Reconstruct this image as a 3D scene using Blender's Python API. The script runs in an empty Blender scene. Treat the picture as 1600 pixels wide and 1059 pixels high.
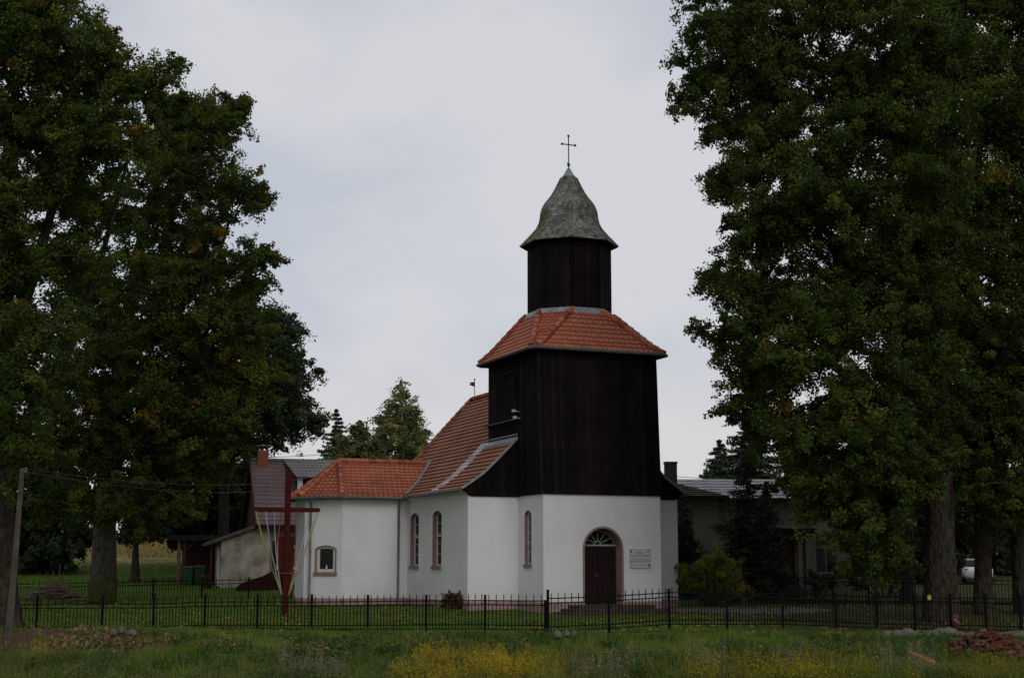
import bpy, bmesh, math, random
import numpy as np
from mathutils import Vector, geometry
random.seed(7); rng = np.random.default_rng(11)
SC = bpy.context.scene
COL = SC.collection

# ------------------------------------------------------------------ camera, sky, sun, exposure
F = 2280.0                      # focal length in pixels of the 1600 px wide photograph
PITCH = math.atan(357.5 / F)
EYE = 1.72
cam = bpy.data.cameras.new('camera'); cam.sensor_width = 36.0; cam.lens = 36.0 * F / 1600.0
cam.clip_start = 0.5; cam.clip_end = 6000
camo = bpy.data.objects.new('camera', cam); COL.objects.link(camo)
camo.location = (0, 0, EYE); camo.rotation_euler = (math.pi / 2 + PITCH, 0, 0)
SC.camera = camo

SUN_EL, SUN_AZ = 38.0, 20.0     # azimuth east of "behind the camera"
W = bpy.data.worlds.new('World'); SC.world = W; W.use_nodes = True
nt = W.node_tree; nt.nodes.clear()
out = nt.nodes.new('ShaderNodeOutputWorld'); bg = nt.nodes.new('ShaderNodeBackground')
sky = nt.nodes.new('ShaderNodeTexSky'); sky.sky_type = 'NISHITA'; sky.sun_disc = False
sky.sun_elevation = math.radians(SUN_EL); sky.sun_rotation = math.radians(180 - SUN_AZ)
tc = nt.nodes.new('ShaderNodeTexCoord'); sep = nt.nodes.new('ShaderNodeSeparateXYZ')
nt.links.new(tc.outputs['Generated'], sep.inputs[0])
mp = nt.nodes.new('ShaderNodeMapping'); mp.inputs['Scale'].default_value = (1.0, 1.0, 1.9)
nt.links.new(tc.outputs['Generated'], mp.inputs[0])
nz = nt.nodes.new('ShaderNodeTexNoise'); nz.inputs['Scale'].default_value = 4.6; nz.inputs['Detail'].default_value = 6
nz.inputs['Roughness'].default_value = 0.5; nz.inputs['Distortion'].default_value = 0.25
nt.links.new(mp.outputs[0], nz.inputs['Vector'])
cr = nt.nodes.new('ShaderNodeValToRGB')         # overcast cloud deck, thicker and thinner patches
cr.color_ramp.elements[0].position = 0.40; cr.color_ramp.elements[0].color = (5.7, 6.05, 6.75, 1)
cr.color_ramp.elements[1].position = 0.60; cr.color_ramp.elements[1].color = (7.1, 7.1, 7.4, 1)
nt.links.new(nz.outputs['Fac'], cr.inputs[0])
hr = nt.nodes.new('ShaderNodeMapRange'); hr.inputs['From Min'].default_value = 0.02; hr.inputs['From Max'].default_value = 0.17
hr.inputs['To Min'].default_value = 0.85; hr.inputs['To Max'].default_value = 0.0
nt.links.new(sep.outputs['Z'], hr.inputs['Value'])
m1 = nt.nodes.new('ShaderNodeMix'); m1.data_type = 'RGBA'
nt.links.new(hr.outputs[0], m1.inputs['Factor']); nt.links.new(cr.outputs[0], m1.inputs[6]); m1.inputs[7].default_value = (7.6, 7.05, 6.95, 1)
m2 = nt.nodes.new('ShaderNodeMix'); m2.data_type = 'RGBA'; m2.inputs['Factor'].default_value = 0.94
nt.links.new(sky.outputs[0], m2.inputs[6]); nt.links.new(m1.outputs[2], m2.inputs[7])
nt.links.new(m2.outputs[2], bg.inputs['Color']); bg.inputs['Strength'].default_value = 0.095
nt.links.new(bg.outputs[0], out.inputs[0])

sl = bpy.data.lights.new('sun', 'SUN'); sl.energy = 0.78; sl.angle = math.radians(35); sl.color = (1.0, 0.96, 0.9)
so = bpy.data.objects.new('sun', sl); COL.objects.link(so)
sd = Vector((math.sin(math.radians(SUN_AZ)) * math.cos(math.radians(SUN_EL)), -math.cos(math.radians(SUN_AZ)) * math.cos(math.radians(SUN_EL)), math.sin(math.radians(SUN_EL))))
so.rotation_euler = sd.to_track_quat('Z', 'Y').to_euler(); so.location = (10, -20, 40)
SC.view_settings.view_transform = 'Standard'; SC.view_settings.look = 'None'
SC.view_settings.exposure = 0.0; SC.view_settings.gamma = 1.0; SC.view_settings.use_curve_mapping = False
SC.cycles.max_bounces = 5; SC.cycles.diffuse_bounces = 3; SC.cycles.transparent_max_bounces = 4

# ------------------------------------------------------------------ helpers
CT, ST = math.cos(PITCH), math.sin(PITCH)
def P(px, py, Y):
    """world point seen at photo pixel (px, py) at ground distance Y"""
    u = (529.5 - py) / F
    d = ((px - 800) / F, CT - u * ST, ST + u * CT)
    t = Y / d[1]
    return Vector((d[0] * t, Y, EYE + d[2] * t))

_ty = np.array([-60, 0, 10, 20, 28, 36, 39.5, 43.5, 45.3, 47.5, 52, 57, 59, 64, 72, 80, 92, 112, 140, 200, 300, 3000])
_tz = np.array([.2, .05, -.25, -1.1, -1.55, -1.5, -1.25, -.62, -.36, -.30, -.2, 0., .09, .13, .3, .75, 1.35, 2.6, 4.3, 6.5, 8, 10])
def TB(x, y):
    x = np.asarray(x, float); y = np.asarray(y, float)
    z = np.interp(y, _ty, _tz)
    side = np.clip((x - 2) / 20, 0, 1)                 # the right side stays lower behind the church
    z = np.where(y > 64, z - side * (z - .13) * .45, z)
    return z
def TN(x, y):
    x = np.asarray(x, float); y = np.asarray(y, float)
    b = np.clip((46 - y) / 3, 0, 1)
    n = .10 * np.sin(x * 1.13 + y * .7) + .08 * np.sin(x * 2.3 - y * 1.9 + 1) + .05 * np.sin(x * 4.7 + y * 3.1)
    far = np.clip((y - 47) / 3, 0, 1) * .25
    m = np.exp(-(((x + 13.2) / 2.3) ** 2 + ((y - 44.6) / 1.1) ** 2)) * .33      # heap of soil
    m += np.exp(-(((x + 7.0) / 3.5) ** 2 + ((y - 42.8) / 1.3) ** 2)) * .10
    # flat ground right around the church
    ch = np.clip((np.hypot((x - 1) / 1.2, y - 64) - 10) / 4, 0, 1)
    return n * (b + far * ch) + m
def T(x, y): return TB(x, y) + TN(x, y)
def Tz(x, y): return float(T(x, y))

def new_mat(name, rough=0.85, spec=0.2):
    m = bpy.data.materials.new(name); m.use_nodes = True
    n = m.node_tree.nodes; b = n['Principled BSDF']
    b.inputs['Roughness'].default_value = rough; b.inputs['Specular IOR Level'].default_value = spec
    return m, m.node_tree, b
def nnode(t, kind, **kw):
    n = t.nodes.new(kind)
    for k, v in kw.items(): n.inputs[k].default_value = v
    return n
def ramp(t, stops, src):
    c = t.nodes.new('ShaderNodeValToRGB'); e = c.color_ramp.elements
    e[0].position, e[0].color = stops[0][0], (*stops[0][1], 1)
    e[1].position, e[1].color = stops[-1][0], (*stops[-1][1], 1)
    for p, col in stops[1:-1]:
        k = e.new(p); k.color = (*col, 1)
    t.links.new(src, c.inputs[0]); return c
def mat_noise(name, c1, c2, scale=3.0, rough=0.85, spec=0.15, bump=0.0, bscale=None, stretch=(1, 1, 1), detail=6, c3=None):
    m, t, b = new_mat(name, rough, spec)
    tcn = t.nodes.new('ShaderNodeTexCoord'); mpn = t.nodes.new('ShaderNodeMapping'); mpn.inputs['Scale'].default_value = stretch
    t.links.new(tcn.outputs['Object'], mpn.inputs[0])
    nn = nnode(t, 'ShaderNodeTexNoise', Scale=scale, Detail=detail, Roughness=.6); t.links.new(mpn.outputs[0], nn.inputs['Vector'])
    st = [(.3, c1), (.7, c2)] if c3 is None else [(.3, c1), (.52, c2), (.72, c3)]
    r = ramp(t, st, nn.outputs['Fac']); t.links.new(r.outputs[0], b.inputs['Base Color'])
    if bump:
        n2 = nnode(t, 'ShaderNodeTexNoise', Scale=bscale or scale * 4, Detail=5, Roughness=.6); t.links.new(mpn.outputs[0], n2.inputs['Vector'])
        bp = t.nodes.new('ShaderNodeBump'); bp.inputs['Strength'].default_value = bump; bp.inputs['Distance'].default_value = .03
        t.links.new(n2.outputs['Fac'], bp.inputs['Height']); t.links.new(bp.outputs[0], b.inputs['Normal'])
    return m
def mat_tint(name, stops, rough=0.8, spec=0.15, noise=.35, nscale=1.2, trans=0.0):
    """colour picked per face by the 'tint' attribute plus a slow noise"""
    m, t, b = new_mat(name, rough, spec)
    a = t.nodes.new('ShaderNodeAttribute'); a.attribute_name = 'tint'
    r = ramp(t, stops, a.outputs['Fac'])
    tcn = t.nodes.new('ShaderNodeTexCoord')
    nn = nnode(t, 'ShaderNodeTexNoise', Scale=nscale, Detail=4); t.links.new(tcn.outputs['Object'], nn.inputs['Vector'])
    mr = nnode(t, 'ShaderNodeMapRange'); mr.inputs['From Min'].default_value = .3; mr.inputs['From Max'].default_value = .7
    mr.inputs['To Min'].default_value = 1 - noise; mr.inputs['To Max'].default_value = 1 + noise
    t.links.new(nn.outputs['Fac'], mr.inputs['Value'])
    mx = t.nodes.new('ShaderNodeVectorMath'); mx.operation = 'SCALE'
    t.links.new(r.outputs[0], mx.inputs[0]); t.links.new(mr.outputs[0], mx.inputs['Scale'])
    t.links.new(mx.outputs[0], b.inputs['Base Color'])
    if trans:
        tr = t.nodes.new('ShaderNodeBsdfTranslucent'); t.links.new(mx.outputs[0], tr.inputs['Color'])
        ms = t.nodes.new('ShaderNodeMixShader'); ms.inputs[0].default_value = trans
        o = t.nodes['Material Output']; t.links.new(b.outputs[0], ms.inputs[1]); t.links.new(tr.outputs[0], ms.inputs[2]); t.links.new(ms.outputs[0], o.inputs[0])
    return m

def setp(o, label=None, cat=None, group=None, kind=None):
    if label: o['label'] = label
    if cat: o['category'] = cat
    if group: o['group'] = group
    if kind: o['kind'] = kind
    return o
def thing(name, label, cat, loc=(0, 0, 0), rz=0.0, group=None):
    o = bpy.data.objects.new(name, None); COL.objects.link(o); o.location = loc; o.rotation_euler = (0, 0, rz)
    o.empty_display_size = .2
    return setp(o, label, cat, group)
class MB:
    def __init__(s): s.v = []; s.f = []; s.t = []; s.m = []
    def add(s, vs, fs, tint=.5, m=0):
        k = len(s.v); s.v += [tuple(v) for v in vs]
        for f in fs:
            s.f.append(tuple(i + k for i in f)); s.t.append(tint); s.m.append(m)
    def quad(s, a, b, c, d, tint=.5, m=0): s.add([a, b, c, d], [(0, 1, 2, 3)], tint, m)
    def box(s, c, sz, rz=0.0, tint=.5, m=0, taper=1.0, rx=0.0):
        x, y, z = sz[0] / 2, sz[1] / 2, sz[2] / 2; vs = []
        for dz in (-1, 1):
            k = taper if dz > 0 else 1
            for dx, dy in ((-1, -1), (1, -1), (1, 1), (-1, 1)):
                px, py, pz = dx * x * k, dy * y * k, dz * z
                if rx: py, pz = py * math.cos(rx) - pz * math.sin(rx), py * math.sin(rx) + pz * math.cos(rx)
                vs.append((c[0] + px * math.cos(rz) - py * math.sin(rz), c[1] + px * math.sin(rz) + py * math.cos(rz), c[2] + pz))
        s.add(vs, [(3, 2, 1, 0), (4, 5, 6, 7), (0, 1, 5, 4), (1, 2, 6, 5), (2, 3, 7, 6), (3, 0, 4, 7)], tint, m)
    def beam(s, a, b, w, h, tint=.5, m=0, up=(0, 0, 1)):
        a = Vector(a); b = Vector(b); d = (b - a).normalized(); u = Vector(up)
        x = d.cross(u)
        if x.length < 1e-4: x = d.cross(Vector((0, 1, 0)))
        x.normalize(); y = x.cross(d).normalized()
        vs = [p + x * (i * w / 2) + y * (j * h / 2) for p in (a, b) for i, j in ((-1, -1), (1, -1), (1, 1), (-1, 1))]
        s.add(vs, [(3, 2, 1, 0), (4, 5, 6, 7), (0, 1, 5, 4), (1, 2, 6, 5), (2, 3, 7, 6), (3, 0, 4, 7)], tint, m)
    def tube(s, pts, rad, n=8, caps=True, tint=.5, m=0, wob=0.0):
        pts = [Vector(p) for p in pts]; N = len(pts)
        rad = list(rad) if hasattr(rad, '__len__') else [rad] * N
        vs = []; prev = None
        for i, p in enumerate(pts):
            d = (pts[min(i + 1, N - 1)] - pts[max(i - 1, 0)]).normalized()
            if prev is None:
                x = d.cross(Vector((0, 0, 1)));
                if x.length < .05: x = d.cross(Vector((0, 1, 0)))
            else: x = prev - d * prev.dot(d)
            x.normalize(); y = d.cross(x); prev = x
            for k in range(n):
                a = 2 * math.pi * k / n; r = rad[i] * (1 + (wob * math.sin(k * 2.4 + i * .6) if wob else 0))
                vs.append(p + x * math.cos(a) * r + y * math.sin(a) * r)
        fs = [(i * n + k, i * n + (k + 1) % n, (i + 1) * n + (k + 1) % n, (i + 1) * n + k) for i in range(N - 1) for k in range(n)]
        if caps: fs += [tuple(range(n))[::-1], tuple((N - 1) * n + k for k in range(n))]
        s.add(vs, fs, tint, m)
    def prism(s, poly, z0, z1, tint=.5, m=0, bottom=True):
        n = len(poly); vs = [(p[0], p[1], z0) for p in poly] + [(p[0], p[1], z1) for p in poly]
        fs = [(i, (i + 1) % n, n + (i + 1) % n, n + i) for i in range(n)] + [tuple(range(n, 2 * n))]
        if bottom: fs.append(tuple(range(n))[::-1])
        s.add(vs, fs, tint, m)
    def build(s, name, mat, parent=None, smooth=False, label=None):
        me = bpy.data.meshes.new(name); me.from_pydata([tuple(v) for v in s.v], [], s.f)
        mats = mat if isinstance(mat, (list, tuple)) else [mat]
        for q in mats: me.materials.append(q)
        a = me.attributes.new('tint', 'FLOAT', 'FACE'); a.data.foreach_set('value', np.array(s.t, dtype=np.float32))
        if len(mats) > 1: me.polygons.foreach_set('material_index', np.array(s.m, dtype=np.int32))
        if smooth: me.polygons.foreach_set('use_smooth', np.ones(len(s.f), dtype=bool))
        me.update()
        o = bpy.data.objects.new(name, me); COL.objects.link(o)
        if parent: o.parent = parent
        if label: o['label'] = label
        return o
def np_mesh(name, verts, nper, mat, tint, parent=None, smooth=False):
    """verts (N*nper,3): N polygons of nper corners each"""
    N = len(verts) // nper; me = bpy.data.meshes.new(name)
    me.vertices.add(N * nper); me.vertices.foreach_set('co', np.ascontiguousarray(verts, dtype=np.float32).ravel())
    me.loops.add(N * nper); me.loops.foreach_set('vertex_index', np.arange(N * nper, dtype=np.int32))
    me.polygons.add(N); me.polygons.foreach_set('loop_start', np.arange(0, N * nper, nper, dtype=np.int32))
    me.update(calc_edges=True)
    me.materials.append(mat)
    a = me.attributes.new('tint', 'FLOAT', 'FACE'); a.data.foreach_set('value', tint.astype(np.float32))
    o = bpy.data.objects.new(name, me); COL.objects.link(o)
    if parent: o.parent = parent
    return o
def rnd(a, b): return random.uniform(a, b)

# ------------------------------------------------------------------ materials
M = {}
def wall_mat():
    m, t, b = new_mat('plaster', .9, .1)
    tcn = t.nodes.new('ShaderNodeTexCoord')
    n1 = nnode(t, 'ShaderNodeTexNoise', Scale=.55, Detail=5, Roughness=.65); t.links.new(tcn.outputs['Object'], n1.inputs['Vector'])
    r = ramp(t, [(.25, (.60, .61, .625)), (.5, (.70, .705, .71)), (.75, (.75, .75, .75))], n1.outputs['Fac'])
    mp_ = t.nodes.new('ShaderNodeMapping'); mp_.inputs['Scale'].default_value = (3.5, 3.5, .35); t.links.new(tcn.outputs['Object'], mp_.inputs[0])
    n3 = nnode(t, 'ShaderNodeTexNoise', Scale=1.3, Detail=5, Roughness=.6); t.links.new(mp_.outputs[0], n3.inputs['Vector'])   # rain streaks
    sx = t.nodes.new('ShaderNodeSeparateXYZ'); t.links.new(tcn.outputs['Object'], sx.inputs[0])
    mr = nnode(t, 'ShaderNodeMapRange'); mr.inputs['From Min'].default_value = .3; mr.inputs['From Max'].default_value = 1.3; mr.inputs['To Min'].default_value = .55; mr.inputs['To Max'].default_value = .12
    t.links.new(sx.outputs['Z'], mr.inputs['Value'])
    mu = t.nodes.new('ShaderNodeMath'); mu.operation = 'MULTIPLY'; t.links.new(n3.outputs['Fac'], mu.inputs[0]); t.links.new(mr.outputs[0], mu.inputs[1])
    mx = t.nodes.new('ShaderNodeMix'); mx.data_type = 'RGBA'; t.links.new(mu.outputs[0], mx.inputs['Factor'])
    t.links.new(r.outputs[0], mx.inputs[6]); mx.inputs[7].default_value = (.40, .39, .36, 1); t.links.new(mx.outputs[2], b.inputs['Base Color'])
    n2 = nnode(t, 'ShaderNodeTexNoise', Scale=9, Detail=8, Roughness=.7); t.links.new(tcn.outputs['Object'], n2.inputs['Vector'])
    bp = t.nodes.new('ShaderNodeBump'); bp.inputs['Strength'].default_value = .35; bp.inputs['Distance'].default_value = .02
    t.links.new(n2.outputs['Fac'], bp.inputs['Height']); t.links.new(bp.outputs[0], b.inputs['Normal'])
    return m
M['plaster'] = wall_mat()
M['plinth'] = mat_noise('plinth_pink', (.24, .155, .145), (.37, .25, .235), 2.5, bump=.4, bscale=14)
M['pink'] = mat_noise('pink_render', (.20, .125, .11), (.31, .205, .185), 4, bump=.2)
M['board'] = mat_tint('dark_boards', [(0, (.0048, .0032, .0033)), (.5, (.0082, .0056, .0056)), (1, (.0155, .0105, .010))], .8, .08, .45, 1.3)
M['tile'] = mat_tint('orange_tiles', [(0, (.12, .032, .018)), (.25, (.25, .070, .036)), (.5, (.33, .098, .050)), (1, (.42, .14, .08))], .65, .25, .13, .9)
M['tile_old'] = mat_tint('old_tiles', [(0, (.075, .030, .019)), (.25, (.20, .080, .044)), (.5, (.265, .108, .060)), (1, (.32, .15, .095))], .8, .15, .16, .5)
M['lead'] = mat_noise('lead_sheet', (.14, .16, .18), (.27, .29, .31), 3, .55, .4)
M['zinc'] = mat_noise('zinc_gutter', (.05, .056, .055), (.10, .11, .105), 4, .55, .35)
M['pipe'] = mat_noise('downpipe_zinc', (.11, .115, .118), (.17, .175, .178), 4, .5, .4)
M['pale_tile'] = mat_tint('pale_stained_tiles', [(0, (.36, .33, .33)), (.5, (.50, .47, .48)), (1, (.60, .57, .58))], .7, .2, .2, 2)
M['shingle'] = mat_tint('wood_shingles', [(0, (.085, .08, .07)), (.5, (.155, .15, .135)), (1, (.24, .235, .215))], .85, .1, .35, 1.6)
M['shingle_moss'] = mat_tint('mossy_shingles', [(0, (.06, .065, .03)), (.5, (.11, .115, .055)), (1, (.18, .17, .10))], .9, .1, .4, 1.6)
M['iron'] = mat_noise('iron', (.015, .015, .017), (.03, .03, .03), 8, .5, .4)
M['fence'] = mat_noise('fence_paint', (.003, .003, .0035), (.007, .007, .008), 10, .8, .08)
M['white'] = mat_noise('white_paint', (.50, .49, .46), (.62, .61, .58), 5, .5, .3)
M['door'] = mat_noise('door_wood', (.011, .0035, .0042), (.02, .006, .007), 3, .6, .2, stretch=(8, 8, .6))
def glass():
    m, t, b = new_mat('dark_glass', .08, .5); b.inputs['Base Color'].default_value = (.006, .007, .008, 1); b.inputs['Roughness'].default_value = .22; b.inputs['Specular IOR Level'].default_value = .22; return m
M['glass'] = glass()
M['stone'] = mat_noise('step_stone', (.035, .031, .024), (.085, .076, .062), 3, .9, .1, bump=.4)
M['red_wood'] = mat_noise('red_wood', (.042, .008, .007), (.074, .012, .010), 2.5, .85, .06, stretch=(6, 6, .7), bump=.3)
def bark_mat(name, c1, c2, c3, moss=False):
    m, t, b = new_mat(name, .95, .05)
    tcn = t.nodes.new('ShaderNodeTexCoord'); mpn = t.nodes.new('ShaderNodeMapping'); mpn.inputs['Scale'].default_value = (1, 1, .42)
    t.links.new(tcn.outputs['Object'], mpn.inputs[0])
    nn = nnode(t, 'ShaderNodeTexNoise', Scale=7, Detail=7, Roughness=.7); t.links.new(mpn.outputs[0], nn.inputs['Vector'])
    vo = nnode(t, 'ShaderNodeTexVoronoi', Scale=10); t.links.new(mpn.outputs[0], vo.inputs['Vector'])
    r = ramp(t, [(.3, c1), (.5, c2), (.72, c3)], nn.outputs['Fac']); t.links.new(r.outputs[0], b.inputs['Base Color'])
    if moss:        # green moss grown over the foot of the trunk
        sz = t.nodes.new('ShaderNodeSeparateXYZ'); t.links.new(tcn.outputs['Object'], sz.inputs[0])
        n4 = nnode(t, 'ShaderNodeTexNoise', Scale=2.0, Detail=5); t.links.new(tcn.outputs['Object'], n4.inputs['Vector'])
        a4 = t.nodes.new('ShaderNodeMath'); a4.operation = 'MULTIPLY_ADD'; t.links.new(n4.outputs['Fac'], a4.inputs[0]); a4.inputs[1].default_value = -2.6; t.links.new(sz.outputs['Z'], a4.inputs[2])
        m4 = nnode(t, 'ShaderNodeMapRange'); m4.inputs['From Min'].default_value = .4; m4.inputs['From Max'].default_value = -.9; t.links.new(a4.outputs[0], m4.inputs['Value'])
        x4 = t.nodes.new('ShaderNodeMix'); x4.data_type = 'RGBA'; t.links.new(m4.outputs[0], x4.inputs['Factor']); t.links.new(r.outputs[0], x4.inputs[6]); x4.inputs[7].default_value = (.045, .048, .012, 1); t.links.new(x4.outputs[2], b.inputs['Base Color'])
    ad = t.nodes.new('ShaderNodeMath'); ad.operation = 'ADD'; t.links.new(nn.outputs['Fac'], ad.inputs[0]); t.links.new(vo.outputs['Distance'], ad.inputs[1])
    bp = t.nodes.new('ShaderNodeBump'); bp.inputs['Strength'].default_value = 1; bp.inputs['Distance'].default_value = .08
    t.links.new(ad.outputs[0], bp.inputs['Height']); t.links.new(bp.outputs[0], b.inputs['Normal'])
    return m
M['bark'] = bark_mat('oak_bark', (.016, .013, .010), (.044, .037, .029), (.085, .074, .060))
M['mossy_bark'] = bark_mat('mossy_bark', (.025, .021, .017), (.075, .066, .053), (.14, .125, .105), True)
M['birch_bark'] = bark_mat('birch_bark', (.05, .045, .04), (.28, .27, .25), (.42, .41, .38))
LEAF_STOPS = [(0, (.022, .036, .008)), (.45, (.052, .076, .013)), (.8, (.096, .118, .018)), (.88, (.13, .105, .015)), (.95, (.21, .115, .016)), (1, (.22, .085, .015))]
M['leaf'] = mat_tint('oak_leaves', LEAF_STOPS, .75, .12, .25, .35, trans=.32)
M['leaf_far'] = mat_tint('far_leaves', [(0, (.016, .026, .015)), (.5, (.034, .05, .022)), (.85, (.06, .078, .028)), (1, (.14, .10, .03))], .7, .15, .25, .3, trans=.15)
M['leaf_birch'] = mat_tint('birch_leaves', [(0, (.06, .075, .025)), (.5, (.125, .14, .045)), (.85, (.20, .19, .055)), (1, (.24, .19, .05))], .7, .2, .25, .4, trans=.25)
M['needle'] = mat_tint('spruce_needles', [(0, (.016, .027, .017)), (.5, (.034, .050, .030)), (1, (.065, .080, .042))], .7, .15, .3, .5)
M['bush'] = mat_tint('bush_leaves', [(0, (.055, .07, .010)), (.5, (.13, .145, .016)), (.85, (.22, .20, .022)), (1, (.28, .18, .02))], .7, .2, .3, .8, trans=.2)
M['grass'] = mat_tint('grass_blades', [(0, (.042, .080, .010)), (.4, (.088, .158, .018)), (.7, (.145, .205, .031)), (.85, (.16, .15, .035)), (1, (.24, .17, .07))], .8, .15, .35, .45, trans=.2)
M['weed'] = mat_tint('weed_leaves', [(0, (.028, .062, .015)), (.4, (.066, .118, .03)), (.7, (.145, .125, .045)), (1, (.25, .165, .08))], .8, .15, .3, .6, trans=.15)
M['goldenrod'] = mat_tint('yellow_flowers', [(0, (.075, .09, .014)), (.35, (.19, .165, .018)), (.7, (.36, .27, .022)), (1, (.46, .32, .03))], .8, .1, .2, .9, trans=.15)
M['fallen'] = mat_tint('fallen_leaf', [(0, (.07, .032, .014)), (.5, (.19, .10, .035)), (1, (.34, .21, .09))], .8, .1, .2)

# ------------------------------------------------------------------ ground
def ground_mat():
    m, t, b = new_mat('ground', .95, .05)
    tcn = t.nodes.new('ShaderNodeTexCoord')
    def noise(s, d=6, r=.6):
        n = nnode(t, 'ShaderNodeTexNoise', Scale=s, Detail=d, Roughness=r); t.links.new(tcn.outputs['Object'], n.inputs['Vector']); return n.outputs['Fac']
    sx = t.nodes.new('ShaderNodeSeparateXYZ'); t.links.new(tcn.outputs['Object'], sx.inputs[0])
    def math_(op, a, bb=0.0):
        q = t.nodes.new('ShaderNodeMath'); q.operation = op
        for i, z in enumerate((a, bb)):
            if isinstance(z, (int, float)): q.inputs[i].default_value = z
            else: t.links.new(z, q.inputs[i])
        return q.outputs[0]
    def mix(fac, a, bb):
        q = t.nodes.new('ShaderNodeMix'); q.data_type = 'RGBA'; q.clamp_factor = True
        t.links.new(fac, q.inputs['Factor'])
        for k, z in ((6, a), (7, bb)):
            if isinstance(z, tuple): q.inputs[k].default_value = (*z, 1)
            else: t.links.new(z, q.inputs[k])
        return q.outputs[2]
    def sstep(v, a, bb):
        q = nnode(t, 'ShaderNodeMapRange'); q.interpolation_type = 'SMOOTHSTEP'; q.inputs['From Min'].default_value = a; q.inputs['From Max'].default_value = bb
        t.links.new(v, q.inputs['Value']); return q.outputs[0]
    g = ramp(t, [(.3, (.028, .052, .008)), (.5, (.055, .095, .012)), (.7, (.085, .12, .02))], noise(.9)).outputs[0]
    br = ramp(t, [(.3, (.045, .030, .018)), (.7, (.085, .06, .035))], noise(3)).outputs[0]
    c = mix(sstep(noise(.45, 8, .7), .52, .68), g, br)
    # dry straw-coloured hillside far behind
    dry = ramp(t, [(.3, (.13, .10, .04)), (.7, (.23, .18, .08))], noise(.25, 8, .7)).outputs[0]
    yw = math_('ADD', sx.outputs['Y'], math_('MULTIPLY', noise(.08), 10.0))
    c = mix(sstep(yw, 104, 112), c, dry)
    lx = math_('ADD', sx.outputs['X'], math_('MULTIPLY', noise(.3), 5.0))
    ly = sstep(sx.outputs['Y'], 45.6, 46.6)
    litter_shade = math_('MULTIPLY', sstep(lx, 8.0, 13.0), ly)  # leaf litter under the right oaks, also standing in for their crowns' shade
    litter_shade_col = ramp(t, [(.3, (.022, .018, .009)), (.55, (.040, .034, .014)), (.75, (.075, .05, .022))], noise(4, 8, .7)).outputs[0]  # litter brown with the crown shade painted into the colour
    c = mix(math_('MULTIPLY', litter_shade, .85), c, litter_shade_col)
    # bare soil heap
    dx = math_('DIVIDE', math_('ADD', sx.outputs['X'], 13.0), 3.6); dy = math_('DIVIDE', math_('SUBTRACT', sx.outputs['Y'], 44.3), 1.9)
    rr = math_('ADD', math_('POWER', math_('ABSOLUTE', dx), 2.0), math_('POWER', math_('ABSOLUTE', dy), 2.0))
    rr = math_('ADD', rr, math_('MULTIPLY', noise(1.4), .9))
    soil = ramp(t, [(.3, (.055, .030, .020)), (.6, (.095, .055, .038)), (.8, (.14, .095, .07))], noise(5, 8, .7)).outputs[0]
    c = mix(sstep(rr, 1.55, 1.15), c, soil)
    t.links.new(c, b.inputs['Base Color'])
    bp = t.nodes.new('ShaderNodeBump'); bp.inputs['Strength'].default_value = .8; bp.inputs['Distance'].default_value = .08
    t.links.new(noise(6, 8, .7), bp.inputs['Height']); t.links.new(bp.outputs[0], b.inputs['Normal'])
    return m
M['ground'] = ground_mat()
def grid_mesh(name, xs, ys, mat, dz=0.0, mask=None):
    X, Y = np.meshgrid(xs, ys); Z = T(X, Y) + dz
    nx, ny = len(xs), len(ys); v = np.stack([X, Y, Z], -1).reshape(-1, 3)
    f = [(j * nx + i, j * nx + i + 1, (j + 1) * nx + i + 1, (j + 1) * nx + i) for j in range(ny - 1) for i in range(nx - 1) if mask is None or mask(.5 * (xs[i] + xs[i + 1]), .5 * (ys[j] + ys[j + 1]))]
    me = bpy.data.meshes.new(name); me.from_pydata(v.tolist(), [], f); me.materials.append(mat)
    me.polygons.foreach_set('use_smooth', np.ones(len(f), dtype=bool)); me.update()
    o = bpy.data.objects.new(name, me); COL.objects.link(o); return o
xs = np.concatenate([[-2500, -800, -300, -150, -90, -60, -45], np.arange(-35, 35.1, .4), [45, 60, 90, 150, 300, 800, 2500]])
ys = np.concatenate([[-60, -20, 0, 10, 18, 24], np.arange(28, 70, .35), np.arange(70, 115, 2.5), [120, 130, 145, 165, 200, 260, 400, 900, 3000]])
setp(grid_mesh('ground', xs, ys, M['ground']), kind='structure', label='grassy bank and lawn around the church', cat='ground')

# ------------------------------------------------------------------ church (local axes: u = along the front, v = into the church)
PHI = math.radians(22.5)
CH0 = Vector((1.212, 57.0, 0.02))
church = thing('church', 'white plastered village church with dark boarded tower and red tiled roofs', 'church', CH0, PHI)
def cw(u, v, z=0.0):
    return Vector((CH0.x + u * math.cos(PHI) - v * math.sin(PHI), CH0.y + u * math.sin(PHI) + v * math.cos(PHI), CH0.z + z))
TW = 5.13; CU = TW / 2; CV = 3.0; VN = 2.52; UN = -2.17; UR = TW + 2.17; VE = 15.0
WV = 10.06; WU = -5.16; WC = 1.35; WE = 1.57          # side wing: front wall v, chamfer start, chamfer size, end wall
ZW = 4.60; ZP = 0.40

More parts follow.
